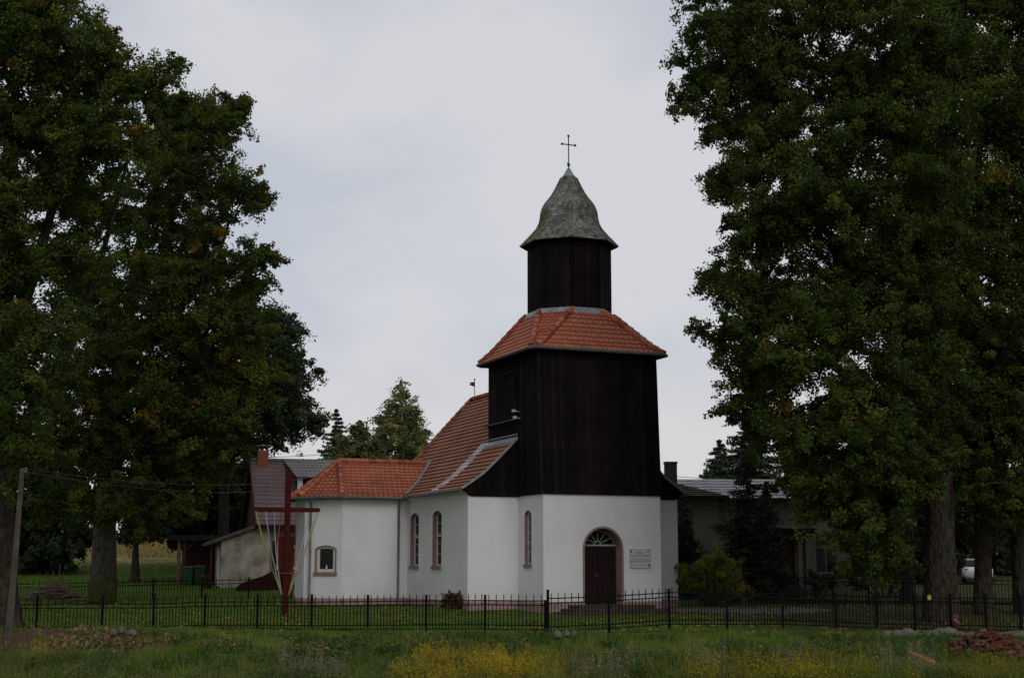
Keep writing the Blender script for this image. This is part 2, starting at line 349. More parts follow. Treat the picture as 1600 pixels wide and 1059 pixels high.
def arch(s0, s1, z0, zs, rise, n=12):
    """opening outline, anticlockwise: jambs s0..s1, sill z0, springing zs, arch rise"""
    pts = [(s0, z0), (s1, z0)]
    w = (s1 - s0) / 2; c = (s0 + s1) / 2
    if abs(rise - w) < 1e-3:
        pts += [(c + w * math.cos(a), zs + w * math.sin(a)) for a in np.linspace(0, math.pi, n + 1)]
    else:
        R = (w * w + rise * rise) / (2 * rise); a0 = math.asin(w / R)
        pts += [(c + R * math.sin(a), zs + rise - R + R * math.cos(a)) for a in np.linspace(a0, -a0, n + 1)]
    return pts
class Plane2:
    """vertical wall plane: s along d, z up, depth k inwards (away from viewer side)"""
    def __init__(s, p0, p1):
        s.p0 = Vector((p0[0], p0[1], 0)); s.d = (Vector((p1[0], p1[1], 0)) - s.p0); s.L = s.d.length; s.d.normalize()
        s.n = Vector((-s.d.y, s.d.x, 0))             # inward when p0->p1 runs left to right seen from outside
    def __call__(s, a, z, k=0.0):
        q = s.p0 + s.d * a + s.n * k; return (q.x, q.y, z)
def wall_panel(mb, pl, z0, z1, holes=(), k=0.0, s0=0.0, s1=None, tint=.5):
    s1 = pl.L if s1 is None else s1
    polys = [[Vector((s0, z0, 0)), Vector((s1, z0, 0)), Vector((s1, z1, 0)), Vector((s0, z1, 0))]] + [[Vector((x, z, 0)) for x, z in h] for h in holes]
    tri = geometry.tessellate_polygon(polys); flat = [p for q in polys for p in q]
    mb.add([pl(p.x, p.y, k) for p in flat], [tuple(t) for t in tri], tint)
def strip(mb, pl, o1, k1, o2, k2, tint=.5):
    n = len(o1); vs = [pl(a, z, k1) for a, z in o1] + [pl(a, z, k2) for a, z in o2]
    mb.add(vs, [(i, (i + 1) % n, n + (i + 1) % n, n + i) for i in range(n)], tint)
def inset(arg, t, tb=None):
    s0, s1, z0, zs, rise = arg; tb = t if tb is None else tb
    semi = abs(rise - (s1 - s0) / 2) < 1e-3
    return (s0 + t, s1 - t, z0 + tb, zs if semi else zs - t * .2, (rise - t) if semi else max(rise - t * .8, .03))
def window(pl, arg, depth, cols, rows, parent, surround=.07, fr=.055, sill=True, label=None, transom=None):
    """window child of the church: pink reveal, white frame, panes"""
    o = arch(*arg)
    mb = MB()
    out_ = arch(arg[0] - surround, arg[1] + surround, arg[2] - surround * (0 if sill else 1), arg[3], arg[4] + surround * .9)
    strip(mb, pl, out_, -.012, o, -.012); strip(mb, pl, out_, .0, out_, -.012); strip(mb, pl, o, -.012, o, depth)
    if sill:
        a, b_ = arg[0] - surround - .03, arg[1] + surround + .03
        vs = [pl(x, z, k) for k in (-.07, .02) for x, z in ((a, arg[2] - .15), (b_, arg[2] - .15), (b_, arg[2] - .002), (a, arg[2] - .002))]
        mb.add(vs, [(3, 2, 1, 0), (4, 5, 6, 7), (0, 1, 5, 4), (1, 2, 6, 5), (2, 3, 7, 6), (3, 0, 4, 7)])
    win = mb.build('window', M['pink'], parent, label=label)
    fi = arch(*inset(arg, fr)); mf = MB()
    strip(mf, pl, o, depth - .04, fi, depth - .04); strip(mf, pl, fi, depth - .04, fi, depth + .03)
    s0, s1, z0, zs, rise = inset(arg, fr)
    top = zs + rise * .75
    for c in range(1, cols):
        x = s0 + (s1 - s0) * c / cols; mf.beam(pl(x, z0, depth), pl(x, zs + rise * .97, depth), .03, .03, up=pl.n)
    zz = [z0 + (zs + rise - z0) * r_ / rows for r_ in range(1, rows)]
    for q in zz: mf.beam(pl(s0, q, depth), pl(s1, q, depth), .024, .024)
    if transom: mf.beam(pl(s0, transom, depth - .01), pl(s1, transom, depth - .01), .05, .07)
    mf.build('frame', M['white'], win)
    mp_ = MB(); pts = arch(*arg); mp_.add([pl(a, z, depth + .015) for a, z in pts], [tuple(range(len(pts)))])
    mp_.build('pane', M['glass'], win)
    return win

# walls
planes = {
    'front': Plane2((0, 0), (TW, 0)), 'tl': Plane2((0, VN), (0, 0)), 'tr': Plane2((TW, 0), (TW, VN)),
    'nfl': Plane2((UN, VN), (0, VN)), 'nfr': Plane2((TW, VN), (UR, VN)),
    'nl': Plane2((UN, WV), (UN, VN)), 'wf': Plane2((WU, WV), (UN, WV)),
    'wc': Plane2((WU - WC, WV + WC), (WU, WV)), 'we': Plane2((WU - WC, WV + WC + WE), (WU - WC, WV + WC)),
    'wcb': Plane2((WU, WV + 2 * WC + WE), (WU - WC, WV + WC + WE)), 'wb': Plane2((UN, WV + 2 * WC + WE), (WU, WV + 2 * WC + WE)),
    'nlb': Plane2((UN, VE), (UN, WV + 2 * WC + WE)), 'a1': Plane2((.6, VE + 3.0), (UN, VE)), 'a2': Plane2((TW - .6, VE + 3.0), (.6, VE + 3.0)),
    'a3': Plane2((UR, VE), (TW - .6, VE + 3.0)), 'nr': Plane2((UR, VN), (UR, VE)),
}
DOOR = (1.76, 3.37, .30, 2.44, .805)
TWIN = (planes['tl'].L - 1.80, planes['tl'].L - 1.20, 1.86, 3.82, .12)
NW1 = (WV - 9.62, WV - 8.56, 1.80, 3.90, .16)
NW2 = (WV - 6.68, WV - 5.62, 1.80, 3.90, .16)
lwc = planes['wc'].L
WW = (lwc - 1.29, lwc - .35, 1.53, 2.54, .085)
holes = {'front': [DOOR], 'tl': [TWIN], 'nl': [NW1, NW2], 'wc': [WW]}
RW = [(3.2, 4.2, 1.8, 3.9, .16), (6.6, 7.6, 1.8, 3.9, .16), (9.6, 10.6, 1.8, 3.9, .16)]
holes['nr'] = RW
mb = MB()
for k, pl in planes.items():
    z0 = ZP if k != 'front' else ZP
    hs = [arch(*h) for h in holes.get(k, [])]
    if k == 'front':     # opening runs through the bottom edge: three pieces
        a, b_ = DOOR[0], DOOR[1]
        wall_panel(mb, pl, ZP, ZW, (), 0, 0, a); wall_panel(mb, pl, ZP, ZW, (), 0, b_, pl.L)
        arc = [p for p in arch(*DOOR)][2:]
        vs = [pl(x, z) for x, z in arc] + [pl(x, ZW) for x, z in arc]; n = len(arc)
        mb.add(vs, [(i, i + 1, n + i + 1, n + i) for i in range(n - 1)])
    else: wall_panel(mb, pl, ZP, ZW + (.0 if k in ('tl', 'tr', 'nfl', 'nfr') else .12), hs)
mb.build('wall', M['plaster'], church)
mb = MB()
for k, pl in planes.items():
    segs = [(-.04 if k in ('front',) else 0, pl.L)]
    if k == 'front': segs = [(-.04, DOOR[0]), (DOOR[1], pl.L + .04)]
    for a, b_ in segs:
        vs = [pl(x, z, kk) for x, z, kk in ((a, -.6, -.04), (b_, -.6, -.04), (b_, ZP - .02, -.04), (a, ZP - .02, -.04), (a, ZP + .01, .0), (b_, ZP + .01, .0))]
        mb.add(vs, [(0, 1, 2, 3), (3, 2, 5, 4)])
    for s_ in (0, pl.L):
        q = pl(s_, 0, -.0); mb.prism([(q[0] - .041, q[1] - .041), (q[0] + .041, q[1] - .041), (q[0] + .041, q[1] + .041), (q[0] - .041, q[1] + .041)], -.6, ZP - .021)
mb.build('plinth', M['plinth'], church)
for k, args, cols, rows, tr in (('nl', [NW1, NW2], 2, 5, 3.05), ('nr', RW, 2, 5, 3.05)):
    for a in args: window(planes[k], a, .20, cols, rows, church, surround=.03, transom=tr)
window(planes['tl'], TWIN, .15, 1, 5, church, surround=.03, label='narrow tower window with deep pink reveal')
window(planes['wc'], WW, .10, 1, 1, church, surround=.075, fr=.13, label='small casement window with white frame and pink surround')
mbi = MB(); pw = planes['wc']; q0 = pw((WW[0] + WW[1]) / 2 + .02, 1.67, .06)   # small white figure on the sill
mbi.tube([q0, (q0[0], q0[1], q0[2] + .04), (q0[0], q0[1], q0[2] + .10), (q0[0], q0[1], q0[2] + .16)], [.06, .045, .022, .028], 8)
fig = mbi.build('sill_figurine', M['white'], None, True); fig.location = (0, 0, 0)
fig.matrix_world = church.matrix_world
fig.location = CH0; fig.rotation_euler = (0, 0, PHI)
setp(fig, 'small white figurine standing in the little pink framed window', 'figurine')

# entrance door
pf = planes['front']; DD = .50
mb = MB(); o = arch(*DOOR); oo = arch(DOOR[0] - .085, DOOR[1] + .085, DOOR[2], DOOR[3], DOOR[4] + .085)
strip(mb, pf, oo, -.02, o, -.02); strip(mb, pf, oo, .0, oo, -.02); strip(mb, pf, o, -.02, o, DD)
dw = mb.build('door_surround', M['pink'], church)
mb = MB(); zt = 2.56
mb.box(pf((DOOR[0] + DOOR[1]) / 2, (.30 + zt) / 2, DD + .03), (DOOR[1] - DOOR[0], .05, zt - .30))
cx = (DOOR[0] + DOOR[1]) / 2
for sgn in (-1, 1):
    for j in range(4):
        x0 = cx + sgn * (.06 + j * .185); mb.box(pf(x0 + sgn * .08, 1.43, DD - .003), (.165, .02, 2.16))
    for zz_ in (.45, 1.3, 2.4): mb.box(pf(cx + sgn * .40, zz_, DD - .02), (.74, .02, .09))
mb.box(pf(cx, 1.43, DD - .03), (.06, .04, 2.22))
dr = mb.build('door', M['door'], church)
mb = MB(); mb.beam(pf(cx - .10, 1.42, DD - .07), pf(cx + .02, 1.40, DD - .07), .025, .025); mb.beam(pf(cx - .10, 1.34, DD - .04), pf(cx - .10, 1.50, DD - .04), .03, .02); mb.build('handle', M['zinc'], dr)
mb = MB(); mb.beam(pf(DOOR[0], zt + .03, DD - .01), pf(DOOR[1], zt + .03, DD - .01), .06, .07)
rr_ = .70
pts = [(cx + rr_ * math.cos(a), zt + .06 + (3.17 - zt - .06) * math.sin(a)) for a in np.linspace(0, math.pi, 15)]
mb.tube([pf(a, z, DD) for a, z in pts], .022, 5)
for a in (30, 60, 90, 120, 150):
    A_ = math.radians(a); mb.beam(pf(cx + .12 * math.cos(A_), zt + .06 + .1 * math.sin(A_), DD), pf(cx + rr_ * math.cos(A_), zt + .06 + .55 * math.sin(A_), DD), .028, .028)
mb.tube([pf(cx + .15 * math.cos(a), zt + .06 + .13 * math.sin(a), DD) for a in np.linspace(0, math.pi, 8)], .025, 5)
fl = mb.build('fanlight', mat_noise('dull_white', (.26, .25, .24), (.34, .33, .31), 5, .6, .2), church)
mb = MB(); mb.add([pf(a, z, DD + .02) for a, z in [(DOOR[0], zt), (DOOR[1], zt)] + [p for p in arch(*DOOR)[2:] if p[1] > zt]], [tuple(range(2 + len([p for p in arch(*DOOR)[2:] if p[1] > zt])))])
mb.build('pane', M['glass'], fl)
# steps
mb = MB()
mb.prism([(1.02, -1.0), (4.30, -1.0), (4.30, -.045), (1.02, -.045)], -.2, .285)
mb.prism([(.70, -1.40), (4.65, -1.40), (4.65, -.05), (.70, -.05)], -.2, .15)
mb.prism([(.35, -1.80), (5.0, -1.80), (5.0, -.06), (.35, -.06)], -.3, .03)
mb.build('steps', M['stone'], church)

# tiles ------------------------------------------------------------
def prof_fn(prof):
    ks = [p[0] for p in prof]; zs = [p[1] for p in prof]
    return lambda k: float(np.interp(k, ks, zs))
def tile_face(mb, e0, e1, t0, t1, prof, row=.30, tw=.23, amp=.035, lift=.035, ns=6, tint=(.5, .075), flip=False, slit=None):
    e0, e1, t0, t1 = [Vector((*p[:2], 0)) for p in (e0, e1, t0, t1)]
    d = (e1 - e0).normalized(); nrm = Vector((-d.y, d.x, 0))
    if (t0 - e0).dot(nrm) < 0: nrm = -nrm
    D = (t0 - e0).dot(nrm); z = prof_fn(prof)
    N = 200; ks = np.linspace(0, 1, N + 1); zz = np.array([z(k) for k in ks])
    arc = np.concatenate([[0], np.cumsum(np.hypot(np.diff(ks) * D, np.diff(zz)))]); L = arc[-1]
    nr = max(1, round(L / row)); kk = np.interp(np.linspace(0, L, nr + 1), arc, ks)
    SL = lambda k: (e0.lerp(t0, k) - e0).dot(d); SR = lambda k: (e1.lerp(t1, k) - e0).dot(d)
    for i in range(nr):
        kb, kt = kk[i], kk[i + 1]; kt2 = min(1, kt + .0)
        lo = min(SL(kb), SL(kt)); hi = max(SR(kb), SR(kt)); st = tw / ns
        js = np.arange(math.floor(lo / st), math.ceil(hi / st) + 1)
        if len(js) < 2: continue
        zb, ztp = z(kb), z(kt2)
        off = (i % 2) * 0
        row_t = tint[0] + random.gauss(0, .05); vs = []; us = []
        rt = {}
        for j in js:
            s = j * st; sb = min(max(s, SL(kb)), SR(kb)); stp = min(max(s, SL(kt)), SR(kt))
            w = amp * (.5 + .5 * math.cos(2 * math.pi * j / ns)) if amp else 0
            pb = e0 + d * sb + nrm * (D * kb); pt = e0 + d * stp + nrm * (D * kt2)
            jit = 0
            vs.append((pb.x, pb.y, zb + lift + w)); vs.append((pt.x, pt.y, ztp + w * .5 + .004)); us.append((pb.x, pb.y, zb - .01))
        n = len(js); k0 = len(mb.v); mb.v += vs + us
        for q in range(n - 1):
            tile = int(js[q] // ns)
            if tile not in rt: rt[tile] = min(1, max(0, row_t + random.gauss(0, tint[1])))
            mb.f.append((k0 + 2 * q, k0 + 2 * q + 2, k0 + 2 * q + 3, k0 + 2 * q + 1)); mb.t.append(rt[tile]); mb.m.append(0)
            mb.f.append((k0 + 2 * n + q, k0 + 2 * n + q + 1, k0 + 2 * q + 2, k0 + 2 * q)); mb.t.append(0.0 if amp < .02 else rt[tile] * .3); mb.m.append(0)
def caps(mb, pts, r=.12, seg=.36, up=.02):
    """overlapping ridge tiles along a polyline"""
    pts = [Vector(p) for p in pts]; L = [0]
    for a, b_ in zip(pts, pts[1:]): L.append(L[-1] + (b_ - a).length)
    n = max(1, round(L[-1] / seg)); S = np.linspace(0, L[-1], n + 1)
    def at(s): return Vector([float(np.interp(s, L, [p[i] for p in pts])) for i in range(3)])
    for i in range(n):
        a, b_ = at(S[i]), at(S[i + 1]); dv = (b_ - a); b2 = b_ + dv * .12
        u = Vector((0, 0, up)); mb.tube([a + u * 1.6, b2 + u], [r * 1.1, r * .86], 10, True, min(1, max(0, .5 + random.gauss(0, .2))))
def soffit(mb, loop_in, loop_out, z_in, z_out):
    n = len(loop_in); vs = [(*p[:2], z_in) for p in loop_in] + [(*p[:2], z_out) for p in loop_out]
    mb.add(vs, [(i, (i + 1) % n, n + (i + 1) % n, n + i) for i in range(n)])

# nave roof
EV = .30; ue = UN - EV
def zr(u): return float(np.interp(u, [-2.47, -1.575, -.9, 0, CU], [4.80, 5.42, 6.05, 6.97, 9.80]))
kp = [(0, 4.80), ((-1.575 - ue) / (CU - ue), 5.42), ((-.9 - ue) / (CU - ue), 6.05), ((0 - ue) / (CU - ue), 6.97), (1, 9.80)]
VF = 2.40; VA = 14.65
mb = MB()
ur = UR + EV
tile_face(mb, (ue, VF), (ue, VE), (CU, VF), (CU, VA), kp, .27, .20, .012, .055, 3)
tile_face(mb, (ur, VF), (ur, VE), (CU, VF), (CU, VA), kp, .27, .20, .012, .055, 3)
ap = (CU, VA)
c1, c2, c3, c4 = (ue, VE), (.6 - .15, VE + 3.0 + EV), (TW - .6 + .15, VE + 3.0 + EV), (ur, VE)
for a, b_ in ((c1, c2), (c2, c3), (c3, c4)): tile_face(mb, a, b_, ap, ap, kp, .27, .20, .012, .055, 3)
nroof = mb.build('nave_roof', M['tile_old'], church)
mb = MB()
def prof_line(e, t, prof, n=12, dz=.05):
    z = prof_fn(prof); return [(e[0] + (t[0] - e[0]) * k, e[1] + (t[1] - e[1]) * k, z(k) + dz) for k in np.linspace(0, 1, n)]
caps(mb, [(CU, 5.66, 9.86), (CU, VA, 9.86)], .11)
mb.build('ridge_tiles', M['tile_old'], nroof)
for c in (c1, c2, c3, c4):
    mb = MB(); caps(mb, prof_line(c, ap, kp), .11); mb.build('hip_tiles', M['tile_old'], nroof)
# pale stained course of tiles down the slope behind the tower
mb = MB(); zf = prof_fn(kp)
nst = 17
for i in range(nst):
    k0_, k1_ = .02 + (.487 - .02) * i / nst, .02 + (.487 - .02) * (i + .62) / nst
    u0_, u1_ = ue + (CU - ue) * k0_, ue + (CU - ue) * k1_
    va, vb = 5.62 + rnd(-.05, .05), 6.45 + rnd(-.05, .05)
    if i < 2: va += .12; vb -= .08
    z0_, z1_ = zf(k0_) + .085, zf(k1_) + .075
    vs = [(u0_, va, z0_), (u0_, vb, z0_), (u1_, vb, z1_), (u1_, va, z1_), (u0_, va, z0_ - .05), (u0_, vb, z0_ - .05), (u1_, vb, z1_ - .06), (u1_, va, z1_ - .06)]
    mb.add(vs, [(0, 1, 2, 3), (4, 5, 1, 0), (5, 6, 2, 1), (6, 7, 3, 2), (7, 4, 0, 3)], rnd(.1, .95))
mb.build('pale_tile_strip', M['pale_tile'], nroof, label='pale stained strip of tiles running down the slope')
# lead along the tower and the verge
mb = MB()
for v0, v1_, u0_, u1_, dz_ in ((VF - .02, 5.55, -.26, -.055, .085),):
    mb.add([(u0_, v0, zr(u0_) + dz_), (u0_, v1_, zr(u0_) + dz_), (u1_, v1_, zr(u1_) + dz_), (u1_, v0, zr(u1_) + dz_),
            (u0_, v0, zr(u0_) - .02), (u0_, v1_, zr(u0_) - .02), (u1_, v1_, zr(u1_) + .20), (u1_, v0, zr(u1_) + .20)],
           [(0, 1, 2, 3), (4, 5, 1, 0), (3, 2, 6, 7)])
mb.beam((-.07, VF, zr(-.07) + .17), (-.07, 5.55, zr(-.07) + .17), .05, .06)
for sgn in (0, 1):
    if sgn: mb.build('verge_flashing', M['lead'], nroof); mb = MB()
    us_ = [ue - .03, -2.0, -1.575, -1.2, -.9, -.45, -.06]
    f_ = (lambda u: u) if sgn == 0 else (lambda u: TW - u)
    for a, b_ in zip(us_, us_[1:]):
        mb.beam((f_(a), VF - .02, zr(a) + .03), (f_(b_), VF - .02, zr(b_) + .03), .06, .085, up=(0, 0, 1))
mb.build('verge_flashing', M['lead'], nroof)
# boarded gable pieces beside the tower and the tower boarding
def boards(mb, pl, s0, s1, zbot, ztop, w=.16, k=0.0, batter=None):
    """vertical boards; zbot/ztop are functions of s; batter(z) moves the wall inwards"""
    s = s0; j = 0
    bt = batter or (lambda z: 0.0)
    while s < s1 - .01:
        e = min(s + w, s1); o_ = -(.03 if j % 2 else .012) - rnd(0, .006) + k; ti = min(1, max(0, random.gauss(.5, .25)))
        g = .004
        bl, br_, tl_, tr_ = (s + g, zbot(s)), (e - g, zbot(e)), (s + g, ztop(s)), (e - g, ztop(e))
        nz_ = max(1, int((max(tl_[1], tr_[1]) - bl[1]) / 1.0)) if batter else 1
        for q in range(nz_):
            f0, f1 = q / nz_, (q + 1) / nz_
            z0a, z0b = bl[1] + (tl_[1] - bl[1]) * f0, br_[1] + (tr_[1] - br_[1]) * f0
            z1a, z1b = bl[1] + (tl_[1] - bl[1]) * f1, br_[1] + (tr_[1] - br_[1]) * f1
            fr_ = [pl(s + g, z0a, o_ + bt(z0a)), pl(e - g, z0b, o_ + bt(z0b)), pl(e - g, z1b, o_ + bt(z1b)), pl(s + g, z1a, o_ + bt(z1a))]
            bk_ = [pl(s, z0a, .06 + k + bt(z0a)), pl(e, z0b, .06 + k + bt(z0b)), pl(e, z1b, .06 + k + bt(z1b)), pl(s, z1a, .06 + k + bt(z1a))]
            mb.add(fr_ + bk_, [(0, 1, 2, 3), (0, 3, 7, 4), (1, 5, 6, 2), (4, 5, 1, 0), (3, 2, 6, 7)], ti)
        s = e; j += 1
mb = MB()
ext = .14
gl = Plane2((UN - ext, VN - .03), (0, VN - .03))
boards(mb, gl, 0, gl.L - .03, lambda s: (ZW - .07 if s > ext + .05 else ZW - .07 + (ext + .05 - s) * 1.1), lambda s: zr(UN - ext + s) - .03, .17)
mb.build('gable_boarding', M['board'], church); mb = MB()
gr_ = Plane2((TW, VN - .03), (UR + ext, VN - .03))
boards(mb, gr_, .03, gr_.L, lambda s: (ZW - .07 if s < gr_.L - ext - .05 else ZW - .07 + (s - gr_.L + ext + .05) * 1.1), lambda s: zr(TW - (TW + s)) - .03, .17)
mb.build('gable_boarding', M['board'], church)
ZB, ZT = ZW - .05, 10.36
bt = lambda z: .36 * max(0, min(1, (z - ZB) / (ZT - ZB))) ** .9
mb = MB()
fr = Plane2((-.06, -.05), (TW + .06, -.05))
boards(mb, fr, 0, fr.L, lambda s: ZB, lambda s: ZT, .17, 0, bt)
VBK = 5.66
side = Plane2((-.05, VBK), (-.05, -.04))
def side_bot(s):
    v = VBK - s
    return ZB if v < VN - .02 else zr(-.05) - .3
mbs = MB()
s_ = 0.0; j = 0
while s_ < side.L - .01:
    e = min(s_ + .17, side.L); v_ = VBK - (s_ + e) / 2; zb_ = ZB if v_ < VN else 6.5
    o_ = -(.03 if j % 2 else .012); ti = min(1, max(0, random.gauss(.5, .25)))
    # front end follows the leaning front wall
    def sx_(s, z): return min(s, side.L - bt(z) - .0)
    for q in range(6):
        z0_, z1_ = zb_ + (ZT - zb_) * q / 6, zb_ + (ZT - zb_) * (q + 1) / 6
        A0, A1, B0, B1 = sx_(s_ + .004, z0_), sx_(e - .004, z0_), sx_(s_ + .004, z1_), sx_(e - .004, z1_)
        if A1 - A0 < .01 and B1 - B0 < .01: continue
        mb.add([side(A0, z0_, o_), side(A1, z0_, o_), side(B1, z1_, o_), side(B0, z1_, o_), side(A0, z0_, .06), side(A1, z0_, .06), side(B1, z1_, .06), side(B0, z1_, .06)],
               [(0, 1, 2, 3), (0, 3, 7, 4), (1, 5, 6, 2), (4, 5, 1, 0)], ti)
    s_ = e; j += 1
rs = Plane2((TW + .06, -.04), (TW + .06, VBK))
vs = [(TW + .05, 0 + bt(ZB) - .04, ZB), (TW + .05, VBK, ZB), (TW + .10, VBK, ZT), (TW + .10, bt(ZT) - .04, ZT)]
mb.add(vs, [(0, 1, 2, 3)])
bk = Plane2((TW + .08, VBK), (-.05, VBK))
boards(mb, bk, 0, bk.L, lambda s: ZB, lambda s: ZT, .17)
# corner board
for z0_, z1_ in [(ZB + (ZT - ZB) * q / 6, ZB + (ZT - ZB) * (q + 1) / 6) for q in range(6)]:
    mb.beam((-.075, -.065 + bt(z0_), z0_), (-.075, -.065 + bt(z1_), z1_), .10, .05, .95, up=(0, 1, 0))
tb = mb.build('tower_boarding', M['board'], church)
# louvred sound opening on the tower's left side, with its ledge and two floodlights
mb = MB()
for i in range(16):
    z_ = 7.75 + i * .115; mb.box((-.13, 3.05, z_), (.03, .95, .10), 0, rnd(.2, .9), rx=0)
    mb.add([(-.16, 2.57, z_ - .05), (-.16, 3.53, z_ - .05), (-.08, 3.53, z_ + .05), (-.08, 2.57, z_ + .05)], [(0, 1, 2, 3)], .7)
for v_ in (2.53, 3.57): mb.box((-.13, v_, 8.65), (.08, .08, 2.0), 0, .9)
mb.box((-.13, 3.05, 9.66), (.10, 1.16, .09), 0, .9)
mb.build('louvre', M['board'], church)
mb = MB(); mb.box((-.16, 3.85, 7.66), (.20, 3.6, .05)); mb.build('ledge', mat_noise('ledge_zinc', (.03, .03, .03), (.06, .06, .06), 3, .5, .3), church)
for v_, z_ in ((2.13, 7.72), (2.25, 8.0)):
    mb = MB(); mb.box((-.30, v_, z_), (.10, .14, .10), .3); mb.beam((-.05, v_, z_ - .02), (-.28, v_, z_ - .02), .025, .025); mb.build('floodlight', M['white'], church)

# tower roof: square eaves with clipped corners up to the octagonal lantern
HE = 2.99; CC = .20; ZE = 10.32; ZO = 12.12; RO = 1.86
ev = [(-HE + CC, -HE), (HE - CC, -HE), (HE, -HE + CC), (HE, HE - CC), (HE - CC, HE), (-HE + CC, HE), (-HE, HE - CC), (-HE, -HE + CC)]
ca = RO * math.cos(math.radians(22.5)); cb = RO * math.sin(math.radians(22.5))
oc = [(-cb, -ca), (cb, -ca), (ca, -cb), (ca, cb), (cb, ca), (-cb, ca), (-ca, cb), (-ca, -cb)]
sh = lambda p: (p[0] + CU, p[1] + CV)
ev = [sh(p) for p in ev]; oc = [sh(p) for p in oc]
kt_ = [(0, ZE), (.25, ZE + .36), (1, ZO)]
mb = MB()
for i in range(8): tile_face(mb, ev[i], ev[(i + 1) % 8], oc[i], oc[(i + 1) % 8], kt_, .25, .235, .05, .045, 6)
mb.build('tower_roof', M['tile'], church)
rt_ = church.children[-1]
for i in range(8):
    mb = MB(); caps(mb, prof_line(ev[i], oc[i], kt_, 8, .05), .115); mb.build('hip_tiles', M['tile'], rt_)
mb = MB(); soffit(mb, ev, [sh(p) for p in ((-2.6, -2.6), (2.6, -2.6), (2.6, -2.6), (2.6, 2.6), (2.6, 2.6), (-2.6, 2.6), (-2.6, 2.6), (-2.6, -2.6))], ZE - .04, ZE - .04)
mb.build('soffit', M['board'], rt_)
mb = MB(); gv = [(p[0] + (p[0] - CU) * .022, p[1] + (p[1] - CV) * .022) for p in ev]
for i in range(8): mb.tube([(*gv[i], ZE - .02), (*gv[(i + 1) % 8], ZE - .02)], .07, 8)
for i in range(8): mb.tube([(*gv[i], ZE - .02), (gv[i][0] + (gv[i][0] - CU) * .001, gv[i][1] + (gv[i][1] - CV) * .001, ZE - .02)], .07, 8)
mb.build('gutter', M['zinc'], rt_)
mb = MB(); o2 = [sh((x * .985, y * .985)) for x, y in [(p[0] - CU, p[1] - CV) for p in oc]]
for i in range(8):
    a, b_ = oc[i], oc[(i + 1) % 8]; c, d_ = o2[i], o2[(i + 1) % 8]
    ex = lambda p, f: (CU + (p[0] - CU) * f, CV + (p[1] - CV) * f)
    mb.add([(*ex(a, 1.05), ZO - .05), (*ex(b_, 1.05), ZO - .05), (*ex(b_, .955), ZO + .19), (*ex(a, .955), ZO + .19), (*ex(a, 1.05), ZO - .14), (*ex(b_, 1.05), ZO - .14)], [(0, 1, 2, 3), (4, 5, 1, 0)])
mb.build('roof_flashing', M['lead'], rt_)

# octagonal lantern
def octp(R, rot=22.5): return [(CU + R * math.cos(math.radians(-90 - 22.5 + 45 * i)), CV + R * math.sin(math.radians(-90 - 22.5 + 45 * i))) for i in range(8)]
RD = 1.75; mb = MB(); pts = octp(RD)
for i in range(8):
    boards(mb, Plane2(pts[i], pts[(i + 1) % 8]), 0, Plane2(pts[i], pts[(i + 1) % 8]).L, lambda s: 11.9, lambda s: 15.35, .14)
mb.build('lantern_boarding', M['board'], church)
DP = [(15.17, 2.07), (15.28, 1.95), (15.42, 1.82), (15.64, 1.61), (15.91, 1.37), (16.15, 1.24), (16.43, 1.18), (16.62, 1.165), (16.79, 1.12), (16.95, 1.04), (17.11, .94), (17.27, .80), (17.45, .67), (17.70, .535), (17.95, .41), (18.18, .31)]
def Rz(z): return float(np.interp(z, [p[0] for p in DP], [p[1] for p in DP]))
mb = MB(); mo = MB()
zs_ = [15.17]; 
while zs_[-1] < 18.1:
    z = zs_[-1]; sl_ = abs(Rz(z + .02) - Rz(z)) / .02; zs_.append(z + .125 / math.hypot(1, sl_))
zs_.append(18.20)
for zi in range(len(zs_) - 1):
    z0_, z1_ = zs_[zi], zs_[zi + 1]; r0, r1 = Rz(z0_) + .03, Rz(z1_) + .004
    p0, p1, pu = octp(r0), octp(r1), octp(r0 - .03)
    for i in range(8):
        a, b_, c, d_ = Vector(p0[i]), Vector(p0[(i + 1) % 8]), Vector(p1[(i + 1) % 8]), Vector(p1[i]); e_, f_ = Vector(pu[i]), Vector(pu[(i + 1) % 8])
        n = max(1, round((b_ - a).length / .13))
        ps = [0] + sorted([(q + rnd(-.25, .25)) / n for q in range(1, n)]) + [1]
        tgt = mo if i == 6 and z0_ < 16.8 else mb
        for q in range(n):
            f0, f1 = ps[q], ps[q + 1]; dz_ = rnd(-.012, .012); ti = min(1, max(0, random.gauss(.5, .27)))
            A_, B_ = a.lerp(b_, f0), a.lerp(b_, f1); C_, D_ = d_.lerp(c, f1), d_.lerp(c, f0); E_, G_ = e_.lerp(f_, f0), e_.lerp(f_, f1)
            tgt.add([(*A_, z0_ + dz_), (*B_, z0_ + dz_), (*C_, z1_ + .02), (*D_, z1_ + .02), (*E_, z0_ + dz_), (*G_, z0_ + dz_)], [(0, 1, 2, 3), (4, 5, 1, 0)], ti)
dome = mb.build('bell_dome', M['shingle'], church)
mo.build('mossy_side', M['shingle_moss'], dome, label='green mossy shingles on the left flank of the dome')
for i in range(8):
    mb = MB(); pl_ = [(*octp(Rz(z) + .02)[i], z + .02) for z in [p[0] for p in DP]]; caps(mb, pl_, .05, .13, .0); mb.build('hip_shingles', M['shingle'], dome)
mb = MB(); p0, p1 = octp(2.05), octp(1.70); soffit(mb, p0, p1, 15.14, 15.02); soffit(mb, octp(2.08), octp(2.05), 15.20, 15.14); mb.build('soffit', M['board'], dome)
